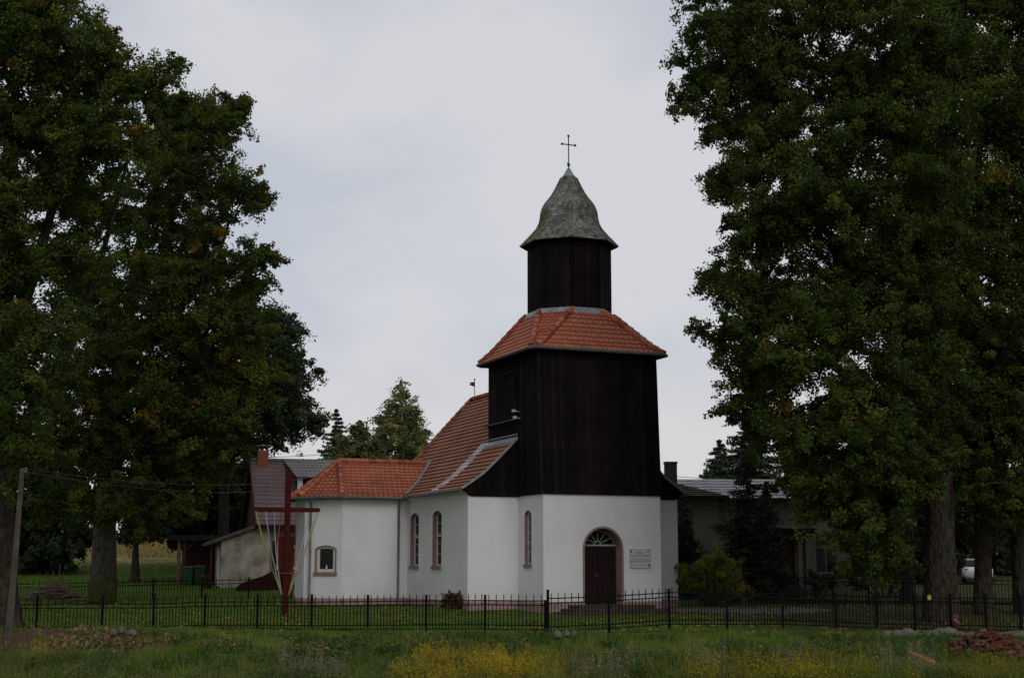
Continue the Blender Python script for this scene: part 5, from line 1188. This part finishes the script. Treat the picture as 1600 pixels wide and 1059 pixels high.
for a, b_ in WN:
    mb = MB(); mb.add([plh(x, z, .12) for x, z in arch(a, b_, 1.0, 2.9, .02, 2)], [tuple(range(5))]); wn = mb.build('window', M['glass'], gh)
    mb = MB()
    for x in (a + .03, (a + b_) / 2, b_ - .03): mb.box(((x), .10, 1.95), (.06, .04, 1.9))
    for z in (1.03, 2.3, 2.87): mb.box(((a + b_) / 2, .10, z), (b_ - a, .045, .06))
    mb.box(((a + b_) / 2, -.05, .95), (b_ - a + .2, .16, .07)); mb.build('frame', M['beige'], wn)
    mb = MB(); mb.box(((a + b_) / 2, -.02, 3.08), (b_ - a + .3, .08, .14)); mb.build('lintel', M['beige'], wn)
mb = MB(); mb.box((3.82, .20, 1.55), (1.05, .06, 2.4)); mb.build('door', mat_noise('brown_door', (.04, .016, .009), (.07, .03, .017), 2, .6, .2), gh)
mb = MB(); mb.add([plh(x, z, .12) for x, z in arch(1.35, 2.2, .6, 2.5, .02, 2)], [tuple(range(5))]); mb.build('window', M['glass'], gh)
# entrance surround: pilasters, beam, small balcony slab
for x in (3.10, 4.60, 5.0):
    mb = MB(); mb.box((x, -.12, 1.45), (.22, .24, 2.9)); mb.box((x, -.12, 2.85), (.30, .32, .12)); mb.box((x, -.12, .30), (.30, .32, .3)); mb.build('pilaster', M['beige'], gh)
mb = MB(); mb.box((4.0, -.30, 3.05), (2.5, .7, .26)); mb.box((4.0, -.35, 3.22), (2.7, .85, .08)); mb.build('entrance_beam', M['black_gap'], gh)
mb = MB(); mb.box((4.0, -.6, .1), (2.6, 1.3, .3)); mb.build('entrance_step', M['stone'], gh)
kg = [(0, z_e), (1, z_r)]; o = .45; mb = MB()
tile_face(mb, (-9 - o, -o), (X1 + o, -o), (-5, 5), (X1 - 2.5, 5), kg, .8, 1.0, .02, .03, 4, (.6, .12))
tile_face(mb, (X1 + o, -o), (X1 + o, DP2 + o), (X1 - 2.5, 5), (X1 - 2.5, 5), kg, .8, 1.0, .02, .03, 4, (.6, .12))
tile_face(mb, (-9 - o, DP2 + o), (X1 + o, DP2 + o), (-5, 5), (X1 - 2.5, 5), kg, .8, 1.0, .02, .03, 4, (.6, .12))
tile_face(mb, (-9 - o, -o), (-9 - o, DP2 + o), (-5, 5), (-5, 5), kg, .8, 1.0, .02, .03, 4, (.6, .12))
gr2 = mb.build('roof', M['grey_sheet'], gh)
mb = MB(); M['slate'] = mat_tint('weathered_tiles', [(0, (.02, .018, .015)), (.5, (.045, .04, .034)), (1, (.08, .072, .06))], .9, .1, .3, .8)
zx = z_r - .02
tile_face(mb, (o, -2.2 - o), (o, 3.0), (-3.4, 1.2), (-3.4, 5.2), [(0, z_e), (1, zx)], .35, .3, .02, .04, 3, (.55, .25))
tile_face(mb, (-9 - o, -2.2 - o), (o, -2.2 - o), (-5.6, 1.2), (-3.4, 1.2), [(0, z_e), (1, zx)], .35, .3, .02, .04, 3, (.45, .25))
mb.build('wing_roof', M['slate'], gh, label='dark weathered tile hip at the left end')
mb = MB(); mb.beam((-9 - o, -2.2 - o, z_e - .06), (o, -2.2 - o, z_e - .06), .10, .16); mb.beam((o, -2.2 - o, z_e - .06), (o, -o, z_e - .06), .10, .16); mb.beam((o, -o, z_e - .06), (X1 + o, -o, z_e - .06), .10, .16); mb.build('gutter', M['black_gap'], gh)
cpx = P(1047.5, 722, YH + 1.5); cq = cpx - rb0; al = -math.radians(3); cl_ = (cq.x * math.cos(al) - cq.y * math.sin(al), cq.x * math.sin(al) + cq.y * math.cos(al))
mb = MB(); mb.box((cl_[0], cl_[1], cq.z - .95), (.60, .60, 1.9)); mb.box((cl_[0], cl_[1], cq.z - .03), (.66, .66, .10)); mb.build('chimney', mat_noise('sooty_brick', (.035, .028, .024), (.075, .06, .052), 5, .95, .05, bump=.5), gh)
# low stone wall at the foot of the second fence on the right
mb = MB()
q = P(1160, 938, 65.6); q.z = Tz(q.x, q.y)
for i in range(30):
    x = i * .55; mb.box((x, rnd(-.03, .03) + -.10 * i * .27, .0 + rnd(-.02, .02)), (.54, .3, .32), rnd(-.05, .05))
o = mb.build('low_wall', mat_noise('dark_stone', (.03, .028, .024), (.07, .065, .055), 3, .95, .05, bump=.5)); o.location = q; setp(o, 'low dark stone edging under the farther fence before the grey house', 'wall')

# ------------------------------------------------------------------ white car far behind the trunks
q = P(1528, 922, 92); q.z = Tz(q.x, q.y)
car = thing('parked_car', 'white car parked in the shade between the oak trunks', 'car', q, math.radians(-15))
M['car'] = mat_noise('car_paint', (.50, .51, .52), (.56, .57, .58), 2, .25, .5)
def loft(secs, mb, caps_=True):
    n = len(secs[0]); k = len(mb.v)
    for s_ in secs: mb.v += [tuple(p) for p in s_]
    for i in range(len(secs) - 1):
        for j in range(n): mb.f.append((k + i * n + j, k + i * n + (j + 1) % n, k + (i + 1) * n + (j + 1) % n, k + (i + 1) * n + j)); mb.t.append(.5); mb.m.append(0)
    if caps_: mb.f.append(tuple(k + j for j in range(n))[::-1]); mb.f.append(tuple(k + (len(secs) - 1) * n + j for j in range(n))); mb.t += [.5, .5]; mb.m += [0, 0]
def csec(y, w, z0, z1, r=.12): return [(-w + r, y, z0), (w - r, y, z0), (w, y, z0 + r), (w, y, z1 - r), (w - r * 1.3, y, z1), (-w + r * 1.3, y, z1), (-w, y, z1 - r), (-w, y, z0 + r)]
mb = MB(); loft([csec(-2.05, .74, .35, .85), csec(-1.9, .84, .28, .98), csec(-.9, .88, .25, 1.0), csec(.9, .88, .25, .98), csec(1.7, .86, .27, .90), csec(2.1, .76, .32, .72)], mb); mb.build('body', M['car'], car, True)
mb = MB(); loft([csec(-1.85, .70, .92, 1.0, .03), csec(-1.45, .66, .95, 1.40, .08), csec(.1, .66, .95, 1.46, .08), csec(.95, .72, .93, 1.0, .03)], mb); mb.build('cabin', M['glass'], car)
mb = MB(); loft([csec(-1.42, .62, 1.385, 1.42, .01), csec(.08, .62, 1.445, 1.485, .01)], mb); mb.build('roof_panel', M['car'], car)
for sx in (-1, 1):
    for sy in (-1.3, 1.3):
        mb = MB(); mb.tube([(sx * .70, sy, .31), (sx * .89, sy, .31)], .31, 18); w_ = mb.build('wheel', M['iron'], car); mb = MB(); mb.tube([(sx * .88, sy, .31), (sx * .90, sy, .31)], .19, 12); mb.build('rim', M['zinc'], w_)
    mb = MB(); mb.box((sx * .66, -2.0, .78), (.22, .08, .22)); mb.build('tail_lamp', mat_noise('lamp_red', (.2, .01, .01), (.25, .015, .012), 3, .3, .5), car)
mb = MB(); mb.box((0, -2.075, .62), (.5, .02, .12)); mb.build('number_plate', M['white'], car)

# ------------------------------------------------------------------ foreground odds and ends
M['field_stone'] = mat_noise('field_stone', (.06, .052, .042), (.11, .10, .08), 2.2, .95, .08, bump=.5, c3=(.16, .145, .12))
def stone(px, py, Y, w, h, lab, seed):
    h *= 1.25
    rs_ = random.Random(seed); q = P(px, py, Y); q.z = Tz(q.x, q.y); r = w * Y / F / 2; hh = h * Y / F
    bm = bmesh.new(); bmesh.ops.create_icosphere(bm, subdivisions=3, radius=1.0); k = [rs_.uniform(0, 6) for _ in range(6)]
    for v in bm.verts:
        c = v.co; n_ = 1 + .12 * math.sin(c.x * 2.3 + k[0]) + .10 * math.sin(c.y * 3.1 + k[1]) + .10 * math.sin(c.z * 2.7 + k[2]) + .04 * math.sin(c.x * 7 + k[3]) * math.sin(c.y * 6 + k[4])
        v.co = Vector((c.x * r * n_, c.y * r * .75 * n_, max(-.35, c.z) * hh * .75 * n_))
    me = bpy.data.meshes.new('field_stone'); bm.to_mesh(me); bm.free(); me.polygons.foreach_set('use_smooth', np.ones(len(me.polygons), dtype=bool)); me.materials.append(M['field_stone'])
    o = bpy.data.objects.new('field_stone', me); COL.objects.link(o); o.location = q; o.location.z += hh * .22; o.rotation_euler = (0, 0, rs_.uniform(-.5, .5)); o.location.z += .05
    return setp(o, lab, 'stone', 'field stones along the fence foot')
SL = [(871, 989, 44.6, 17, 9, 'pale rounded boulder just right of the tall fence post'), (886, 989, 44.9, 11, 7, 'small stone wedged between two rounded boulders near the tall post'), (898, 987, 45.0, 11, 8, 'second pale boulder right of the tall fence post'), (176, 986, 44.4, 15, 8, 'small pale stone at the left of the three stones on the soil heap'), (190, 985, 44.6, 12, 7, 'middle one of the three stones on the soil heap'), (206, 986, 44.5, 17, 8, 'rightmost of the three stones on the soil heap')]
xr = [1372, 1388, 1404, 1420, 1436, 1452, 1468, 1484, 1500, 1516, 1532, 1548, 1564, 1580, 1592, 1603]
for i, x in enumerate(xr): SL.append((x, 989, 45.2 + .1 * math.sin(i * 2.1), (16 if i < 3 else 26) + (i * 7) % 9, 6 + (i * 5) % 4, None))
where = ['first low stone at the left end of the stone row under the right fence', 'second stone from the left end of the stone row', 'third stone from the left end of the stone row', 'fourth stone of the row, right of a fence post', 'long stone fifth in the row', 'stone sixth in the row, left of the trunk', 'stone seventh in the row, under the stout oak', 'stone eighth in the row, under the stout oak', 'stone ninth in the row, below the yellow tag side of the oak', 'tenth stone of the row, below the red and white bag', 'eleventh stone of the row, left of the brick heap', 'twelfth stone of the row, touching the brick heap', 'thirteenth stone, just above the brick heap', 'fourteenth stone, above the middle of the brick heap', 'fifteenth stone, above the right of the brick heap', 'last stone of the row at the picture edge']
for i, s_ in enumerate(SL):
    lab = s_[5] or where[i - 6]; stone(*s_[:5], lab, i + 3)
# heap of broken bricks
M['broken_brick'] = mat_noise('broken_brick', (.045, .016, .012), (.10, .032, .023), 9, .95, .05, bump=.4, c3=(.15, .07, .05))
M['mortar_brick'] = mat_noise('mortar_brick', (.09, .045, .033), (.17, .10, .078), 9, .95, .05, bump=.4)
ch = P(1568, 1034, 42.0); rbk = random.Random(8); bms = []
for k in range(4):
    bm = bmesh.new(); bmesh.ops.create_cube(bm, size=1.0); L_ = (.24, .16, .20, .12)[k]
    for v in bm.verts: v.co = Vector((v.co.x * L_ + rbk.uniform(-.012, .012), v.co.y * .115 + rbk.uniform(-.008, .008), v.co.z * .065 + rbk.uniform(-.006, .006)))
    bmesh.ops.bevel(bm, geom=list(bm.edges), offset=.006, segments=1, affect='EDGES')
    me = bpy.data.meshes.new('broken_brick'); bm.to_mesh(me); bm.free(); me.materials.append(M['broken_brick'] if k != 2 else M['mortar_brick']); bms.append(me)
for i in range(260):
    while True:
        x, y = rbk.uniform(-1.15, 1.3), rbk.uniform(-1.25, 1.3)
        if (x / 1.25) ** 2 + (y / 1.3) ** 2 < 1: break
    hgt = .42 * (1 - ((x / 1.3) ** 2 + (y / 1.35) ** 2)) * rbk.uniform(.25, 1.0) ** .5
    X_, Y_ = ch.x + x, 42.9 + y; o = bpy.data.objects.new('broken_brick', rbk.choice(bms)); COL.objects.link(o)
    o.location = (X_, Y_, Tz(X_, Y_) + hgt + .03); o.rotation_euler = (rbk.uniform(-.7, .7), rbk.uniform(-.5, .5), rbk.uniform(0, 6.28))
    setp(o, 'broken red brick in the heap on the bank below the right fence', 'brick', 'bricks in the heap')
# orange pipe
a, b_ = P(1421, 1012, 42.6), P(1459, 1020, 42.0)
a.z = Tz(a.x, a.y) + .17; b_.z = Tz(b_.x, b_.y) + .13
M['orange'] = mat_noise('orange_plastic', (.50, .15, .02), (.62, .20, .03), 3, .45, .4)
mb = MB(); d = b_ - a; mb.tube([(0, 0, 0), tuple(d * .86)], .068, 12); mb.tube([tuple(d * .85), tuple(d)], .082, 12); mb.tube([tuple(d * .995), tuple(d * 1.002)], .06, 12)
o = mb.build('drain_pipe', M['orange'], None, False); o.location = a; setp(o, 'short orange plastic drain pipe lying in the grass beside the brick heap', 'pipe')
# bag and tag hanging on the fence
q = P(1493, 968, 47.5); q.z = Tz(q.x, q.y) + .12
mb = MB(); 
for i in range(7):
    z = i * .075; w = .07 + .05 * math.sin((i + .6) / 7 * math.pi)
    sec = [(w * math.cos(t_) * (1 + .12 * math.sin(3 * t_ + i)), w * .6 * math.sin(t_), z) for t_ in np.linspace(0, 2 * math.pi, 13)[:-1]]
    if i: 
        k = len(mb.v); mb.v += pv + sec
        for j in range(12): mb.f.append((k + j, k + (j + 1) % 12, k + 12 + (j + 1) % 12, k + 12 + j)); mb.t.append(.5); mb.m.append(0)
    pv = sec
bag = mb.build('plastic_bag', mat_noise('bag_red', (.05, .012, .01), (.08, .02, .016), 5, .5, .3), None, True); bag.location = q
setp(bag, 'small red bag with a white stripe hanging inside the fence at the stout oak', 'bag')
mb = MB(); mb.beam((-.07, -.085, .30), (.09, -.09, .16), .02, .05); mb.build('stripe', M['beige'], bag)
q = P(1452, 933, 47.9); mb = MB(); mb.box((0, 0, 0), (.12, .015, .14), .1); mb.tube([(0, 0, .07), (0, .02, .12)], .006, 5)
o = mb.build('yellow_tag', mat_noise('tag_yellow', (.30, .28, .03), (.36, .33, .04), 4)); o.location = q; setp(o, 'little yellow tag fixed to the fence in front of the stoutest oak', 'tag')
# pale rubble specks on the soil heap
for i, (px, py) in enumerate([(33, 1012), (40, 1015), (47, 1011), (54, 1012)]): 
    stone(px, py, 43.3, 5, 4, ['leftmost pale rubble lump beside the pole foot', 'second pale rubble lump right of the pole foot', 'third pale rubble lump on the soil heap', 'fourth pale rubble lump on the soil heap'][i], 60 + i)
# gravel path in front of the steps
def pmask(x, y):
    c = 59.6 - (x - 5.5) * .10; return 3.2 < x < 12.6 and abs(y - c - .25 * math.sin(x * 1.1)) < 1.7 + .12 * (x - 4) - max(0, x - 10.5) * .8 + .2 * math.sin(x * 5)
pxs, pys = np.arange(3, 22.2, .2), np.arange(53, 64, .2)
po = grid_mesh('path', pxs, pys, mat_noise('gravel', (.09, .078, .062), (.17, .15, .125), 4, .95, .05, bump=.6, bscale=30), .012, pmask); setp(po, kind='structure', label='trodden grey gravel path from the church steps to the right', cat='path')

# ------------------------------------------------------------------ grass, weeds, leaves
def blades(n, xr_, yr_, h, w, rngl, tintf, mask=None, lean=.35, hvar=.4, pow_=1.0, ymod=None):
    x = rngl.uniform(*xr_, n); y = rngl.uniform(yr_[0], yr_[1], n)
    if mask is not None: k = mask(x, y); x, y = x[k], y[k]; n = len(x)
    z = T(x, y) - .01; clump = .5 + .5 * np.sin(x * 3.1 + 1.7 * np.sin(y * 2.3)) * np.sin(y * 2.7 + x * .9); H = h * (1 + hvar * (clump - .5) * 2) * rngl.uniform(.5, 1.3, n)
    if callable(w): w = w(y)
    a = rngl.uniform(0, 2 * math.pi, n); l = lean * H * rngl.uniform(0, 1.2, n); b_ = rngl.uniform(0, 2 * math.pi, n)
    bx, by = np.cos(a) * w, np.sin(a) * w; base = np.stack([x, y, z], 1)
    p0 = base + np.stack([-bx, -by, np.zeros(n)], 1); p1 = base + np.stack([bx, by, np.zeros(n)], 1); tip = base + np.stack([np.cos(b_) * l, np.sin(b_) * l, H], 1)
    return np.stack([p0, p1, tip], 1).reshape(-1, 3), tintf(x, y, n), (x, y)
def stuff(o, lab, cat): return setp(o, lab, cat, kind='stuff')
slow = lambda x, y: .5 + .5 * np.sin(x * .55 + 1.3 * np.sin(y * .6 + .4)) * np.sin(y * .8 + x * .31)
rg = np.random.default_rng(77)
in_soil = lambda x, y: ((x + 13.1) / 3.3) ** 2 + ((y - 44.0) / 1.9) ** 2 + .3 * np.sin(x * 3) * np.sin(y * 4) < 1
pm = lambda x, y: (x > 3.2) & (x < 11.6) & (np.abs(y - (59.6 - (x - 5.5) * .10) - .25 * np.sin(x * 1.1)) < 1.6 + .12 * (x - 4))
inch = lambda x, y: (np.abs((x - 1.2) * math.cos(PHI) + (y - 57) * math.sin(PHI) - 2.56) < 4.8) & (-(x - 1.2) * math.sin(PHI) + (y - 57) * math.cos(PHI) > -.1) & (-(x - 1.2) * math.sin(PHI) + (y - 57) * math.cos(PHI) < 18)
pz0 = (P(1421, 1012, 42.6) + P(1459, 1020, 42.0)) / 2
pipe_zone = lambda x, y: ((np.abs(x - 1.66) < .42) & (np.abs(y - 44.6) < .55)) | ((x > 11.2) & (x < 16) & (np.abs(y - 45.15) < .42)) | ((np.abs(x - pz0.x) < .6) & (y < pz0.y + .15) & (y > pz0.y - 2.2)) | (((x - ch.x) / 1.2) ** 2 + ((y - 42.9) / 1.3) ** 2 < .9)
frus = lambda x, y: np.abs(x) < y * .375 + 1.5
gt = lambda base, sp, brown: (lambda x, y, n: np.clip(base + .22 * (slow(x, y) - .5) + rg.normal(0, sp, n) + (rg.uniform(0, 1, n) < brown) * .4, 0, 1))
gt2 = lambda x, y, n: np.clip(.40 + .55 * (slow(x * 1.6 + 3, y * 1.9) - .5) + .25 * (slow(x * 4.1, y * 3.7 + 2) - .5) + rg.normal(0, .14, n) + (rg.uniform(0, 1, n) < .10 + .25 * (slow(x * 1.1 + 7, y * 1.7) > .8)) * .4, 0, 1)
V1, t1, _ = blades(230000, (-29, 29), (44.8, 75), .055, .014, rg, gt(.42, .12, .06), lambda x, y: frus(x, y) & ~pm(x, y) & ~in_soil(x, y) & ~inch(x, y) & (rg.uniform(0, 1, len(x)) > .80 * np.clip((x - 6) / 5, 0, 1) * (y > 46)))  # blades thinned on the right to bare the shade-darkened litter
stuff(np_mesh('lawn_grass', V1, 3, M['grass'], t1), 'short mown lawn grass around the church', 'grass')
V1, t1, _ = blades(210000, (-18, 18), (37.5, 45.6), .17, .009, rg, gt2, lambda x, y: frus(x, y) & ~in_soil(x, y) & ~pipe_zone(x, y), lean=.7, hvar=.9)
V2, t2, _ = blades(26000, (-18, 18), (37.5, 43.5), .42, .008, rg, gt(.62, .2, .35), lambda x, y: frus(x, y) & (slow(x * 1.7 + 4, y) > .35) & ~in_soil(x, y), lean=.5, hvar=.6)
stuff(np_mesh('bank_grass', np.concatenate([V1, V2]), 3, M['grass'], np.concatenate([t1, t2])), 'rough uncut grass on the bank below the fence', 'grass')
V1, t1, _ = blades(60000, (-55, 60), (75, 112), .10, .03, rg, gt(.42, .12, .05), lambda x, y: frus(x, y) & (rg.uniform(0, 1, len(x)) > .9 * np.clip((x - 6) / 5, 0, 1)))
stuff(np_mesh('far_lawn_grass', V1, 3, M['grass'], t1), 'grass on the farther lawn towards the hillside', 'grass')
V1, t1, _ = blades(30000, (-60, 20), (110, 150), .5, .05, rg, lambda x, y, n: np.clip(rg.normal(.93, .06, n), 0, 1), frus)
stuff(np_mesh('dry_hill_grass', V1, 3, M['grass'], t1), 'tall straw coloured grass on the hillside far left', 'grass')
# leafy weeds: small plants of stem and leaves
def weeds(n, xr_, yr_, h, leaf, per, rngl, tb, mask=None, sp=.12, spread=.35, topheavy=1.0):
    x = rngl.uniform(*xr_, n); y = rngl.uniform(*yr_, n)
    if mask is not None: k = mask(x, y); x, y = x[k], y[k]; n = len(x)
    z = T(x, y); H = h * rngl.uniform(.5, 1.25, n); la = rngl.uniform(0, 6.28, n); ll = H * rngl.uniform(0, .35, n)
    s = rngl.uniform(.1, 1, (n, per)) ** (1 / topheavy); o = rngl.normal(0, 1, (n, per, 3)) * spread * H[:, None, None] * np.array([.5, .5, .12])
    pos = np.stack([x[:, None] + np.cos(la)[:, None] * ll[:, None] * s, y[:, None] + np.sin(la)[:, None] * ll[:, None] * s, z[:, None] + H[:, None] * s], 2) + o * (1.15 - s[..., None] * .6)
    tt = np.clip(tb(x, y)[:, None] + rngl.normal(0, sp, (n, per)) , 0, 1)
    V = leaf_quads(pos.reshape(-1, 3), np.zeros((n * per, 3)), leaf, rngl, .45, .6)
    # stems as slim triangles doubled to quads
    w = .006; st = np.stack([np.stack([x - w, y, z - .02], 1), np.stack([x + w, y, z - .02], 1), np.stack([x + w * .4 + np.cos(la) * ll, y + np.sin(la) * ll, z + H], 1), np.stack([x - w * .4 + np.cos(la) * ll, y + np.sin(la) * ll, z + H], 1)], 1).reshape(-1, 3)
    return np.concatenate([V, st]), np.concatenate([tt.ravel(), np.clip(tb(x, y) * .6, 0, 1)])
kx = lambda px, Y: (px - 800) * Y / 2315.
def blob(pxc, py_, hw, hy):
    q = P(pxc, py_, 41); return lambda x, y: ((x / np.maximum(y, 1) * 2315 + 800 - pxc) / hw) ** 2 + ((y - hy[0]) / hy[1]) ** 2 < 1 + .5 * np.sin(x * 2.7) * np.cos(y * 3.3)
V, t = weeds(11000, (-18, 18), (38, 45.2), .27, .07, 15, rg, lambda x, y: .28 + .5 * (slow(x * 1.7, y * 2.3) - .5), lambda x, y: frus(x, y) & ~in_soil(x, y) & (slow(x * 1.9 + 2, y * 1.4) > .42) & ~pipe_zone(x, y))
Vb, tb_ = weeds(2600, (-18, -2), (37.6, 41.5), .38, .055, 14, rg, lambda x, y: .60 + .3 * (slow(x * 1.3, y * 1.5) - .5), frus, .2)
Vc, tc_ = weeds(900, (-18, -9), (42.2, 45.6), .22, .06, 12, rg, lambda x, y: .45 + .6 * (slow(x * 3, y * 3) - .5), lambda x, y: in_soil(x, y) & (slow(x * 2.5, y * 3) > .45), .2, .5)
stuff(np_mesh('nettle_weeds', np.concatenate([V, Vb, Vc]), 4, M['weed'], np.concatenate([t, tb_, tc_])), 'mixed green and browning weeds on the bank', 'weeds')
# withering vegetable tops (pumpkin patch) left of centre
V, t = weeds(1500, (-13.5, .5), (42.2, 44.9), .17, .15, 7, rg, lambda x, y: .55 + .7 * (slow(x * 3, y * 4) - .4), lambda x, y: (slow(x * 2.2, y * 2) > .4), .22, .8)
stuff(np_mesh('withering_leaves', V, 4, M['weed'], t * .8 + .2), 'withering yellow and green broad leaves along the top of the bank', 'weeds')
gsel = [blob(690, 1050, 48, (39.8, 1.5)), blob(765, 1040, 40, (40.1, 1.3)), blob(845, 1045, 36, (39.8, 1.2)), blob(640, 1058, 22, (38.9, .8)), blob(730, 1058, 110, (38.6, .7))]
gsel2 = [blob(1100, 1058, 60, (38.6, 1.0)), blob(1180, 1040, 45, (39.3, 1.5)), blob(1260, 1035, 55, (39.6, 1.7)), blob(1330, 1050, 45, (38.9, 1.2)), blob(1540, 1052, 60, (38.8, 1.1)), blob(1440, 1056, 40, (38.6, 1.)), blob(1030, 1050, 30, (38.8, 1.0)), blob(66, 1020, 9, (40.5, 1.6))]
mk = lambda L_: (lambda x, y: np.any([f(x, y) for f in L_], axis=0))
V, t = weeds(9000, (-14, 16), (37.5, 42.2), .62, .045, 26, rg, lambda x, y: .60 + .45 * (slow(x * 3.2, y * 3.2) - .5), mk(gsel), .16, .30, 1.9)
V2, t2 = weeds(8500, (-14, 16), (37.5, 42.2), .74, .05, 22, rg, lambda x, y: .40 + .6 * (slow(x * 3, y * 4) - .5), (lambda x, y: mk(gsel2)(x, y) & ~pipe_zone(x, y) & (slow(x * 4.3 + 1, y * 5.1) > .54)), .18, .32, 1.5)
stuff(np_mesh('goldenrod_patch', np.concatenate([V, V2]), 4, M['goldenrod'], np.concatenate([t, t2])), 'yellow goldenrod in bloom along the bottom of the bank', 'wildflowers')
# grey seed heads
M['seed'] = mat_tint('seed_heads', [(0, (.09, .08, .055)), (.5, (.17, .145, .105)), (1, (.26, .23, .17))], .9, .05, .2)
V, t = weeds(1500, (-7, 15), (38.2, 41.8), .78, .05, 18, rg, lambda x, y: .5 + 0 * x, lambda x, y: mk([blob(940, 1040, 45, (39.6, 1.6)), blob(1110, 1045, 35, (39.2, 1.3)), blob(1240, 1015, 40, (40.6, .8)), blob(1420, 1040, 50, (39.8, 1.2)), blob(490, 1050, 60, (39, 1.2))])(x, y) & ~pipe_zone(x, y), .25, .2, 3)
stuff(np_mesh('dry_seed_heads', V, 4, M['seed'], t), 'dry grey seed heads among the weeds', 'weeds')
# fallen leaves on lawn
n = 15000; x = rg.uniform(-22, 22, n); y = rg.uniform(45.3, 68, n); k = frus(x, y) & ~inch(x, y) & (rg.uniform(0, 1, n) < .15 + .85 * (slow(x * 1.5 + 1, y * 1.5) > .5)); x, y = x[k], y[k]
V = leaf_quads(np.stack([x, y, T(x, y) + .05], 1), np.tile([0, 0, 2.2], (len(x), 1)), .105, rg, .7, 1.0)
stuff(np_mesh('fallen_leaves', V, 4, M['fallen'], rg.uniform(0, 1, len(x))), 'fallen oak leaves scattered on the lawn', 'leaves')
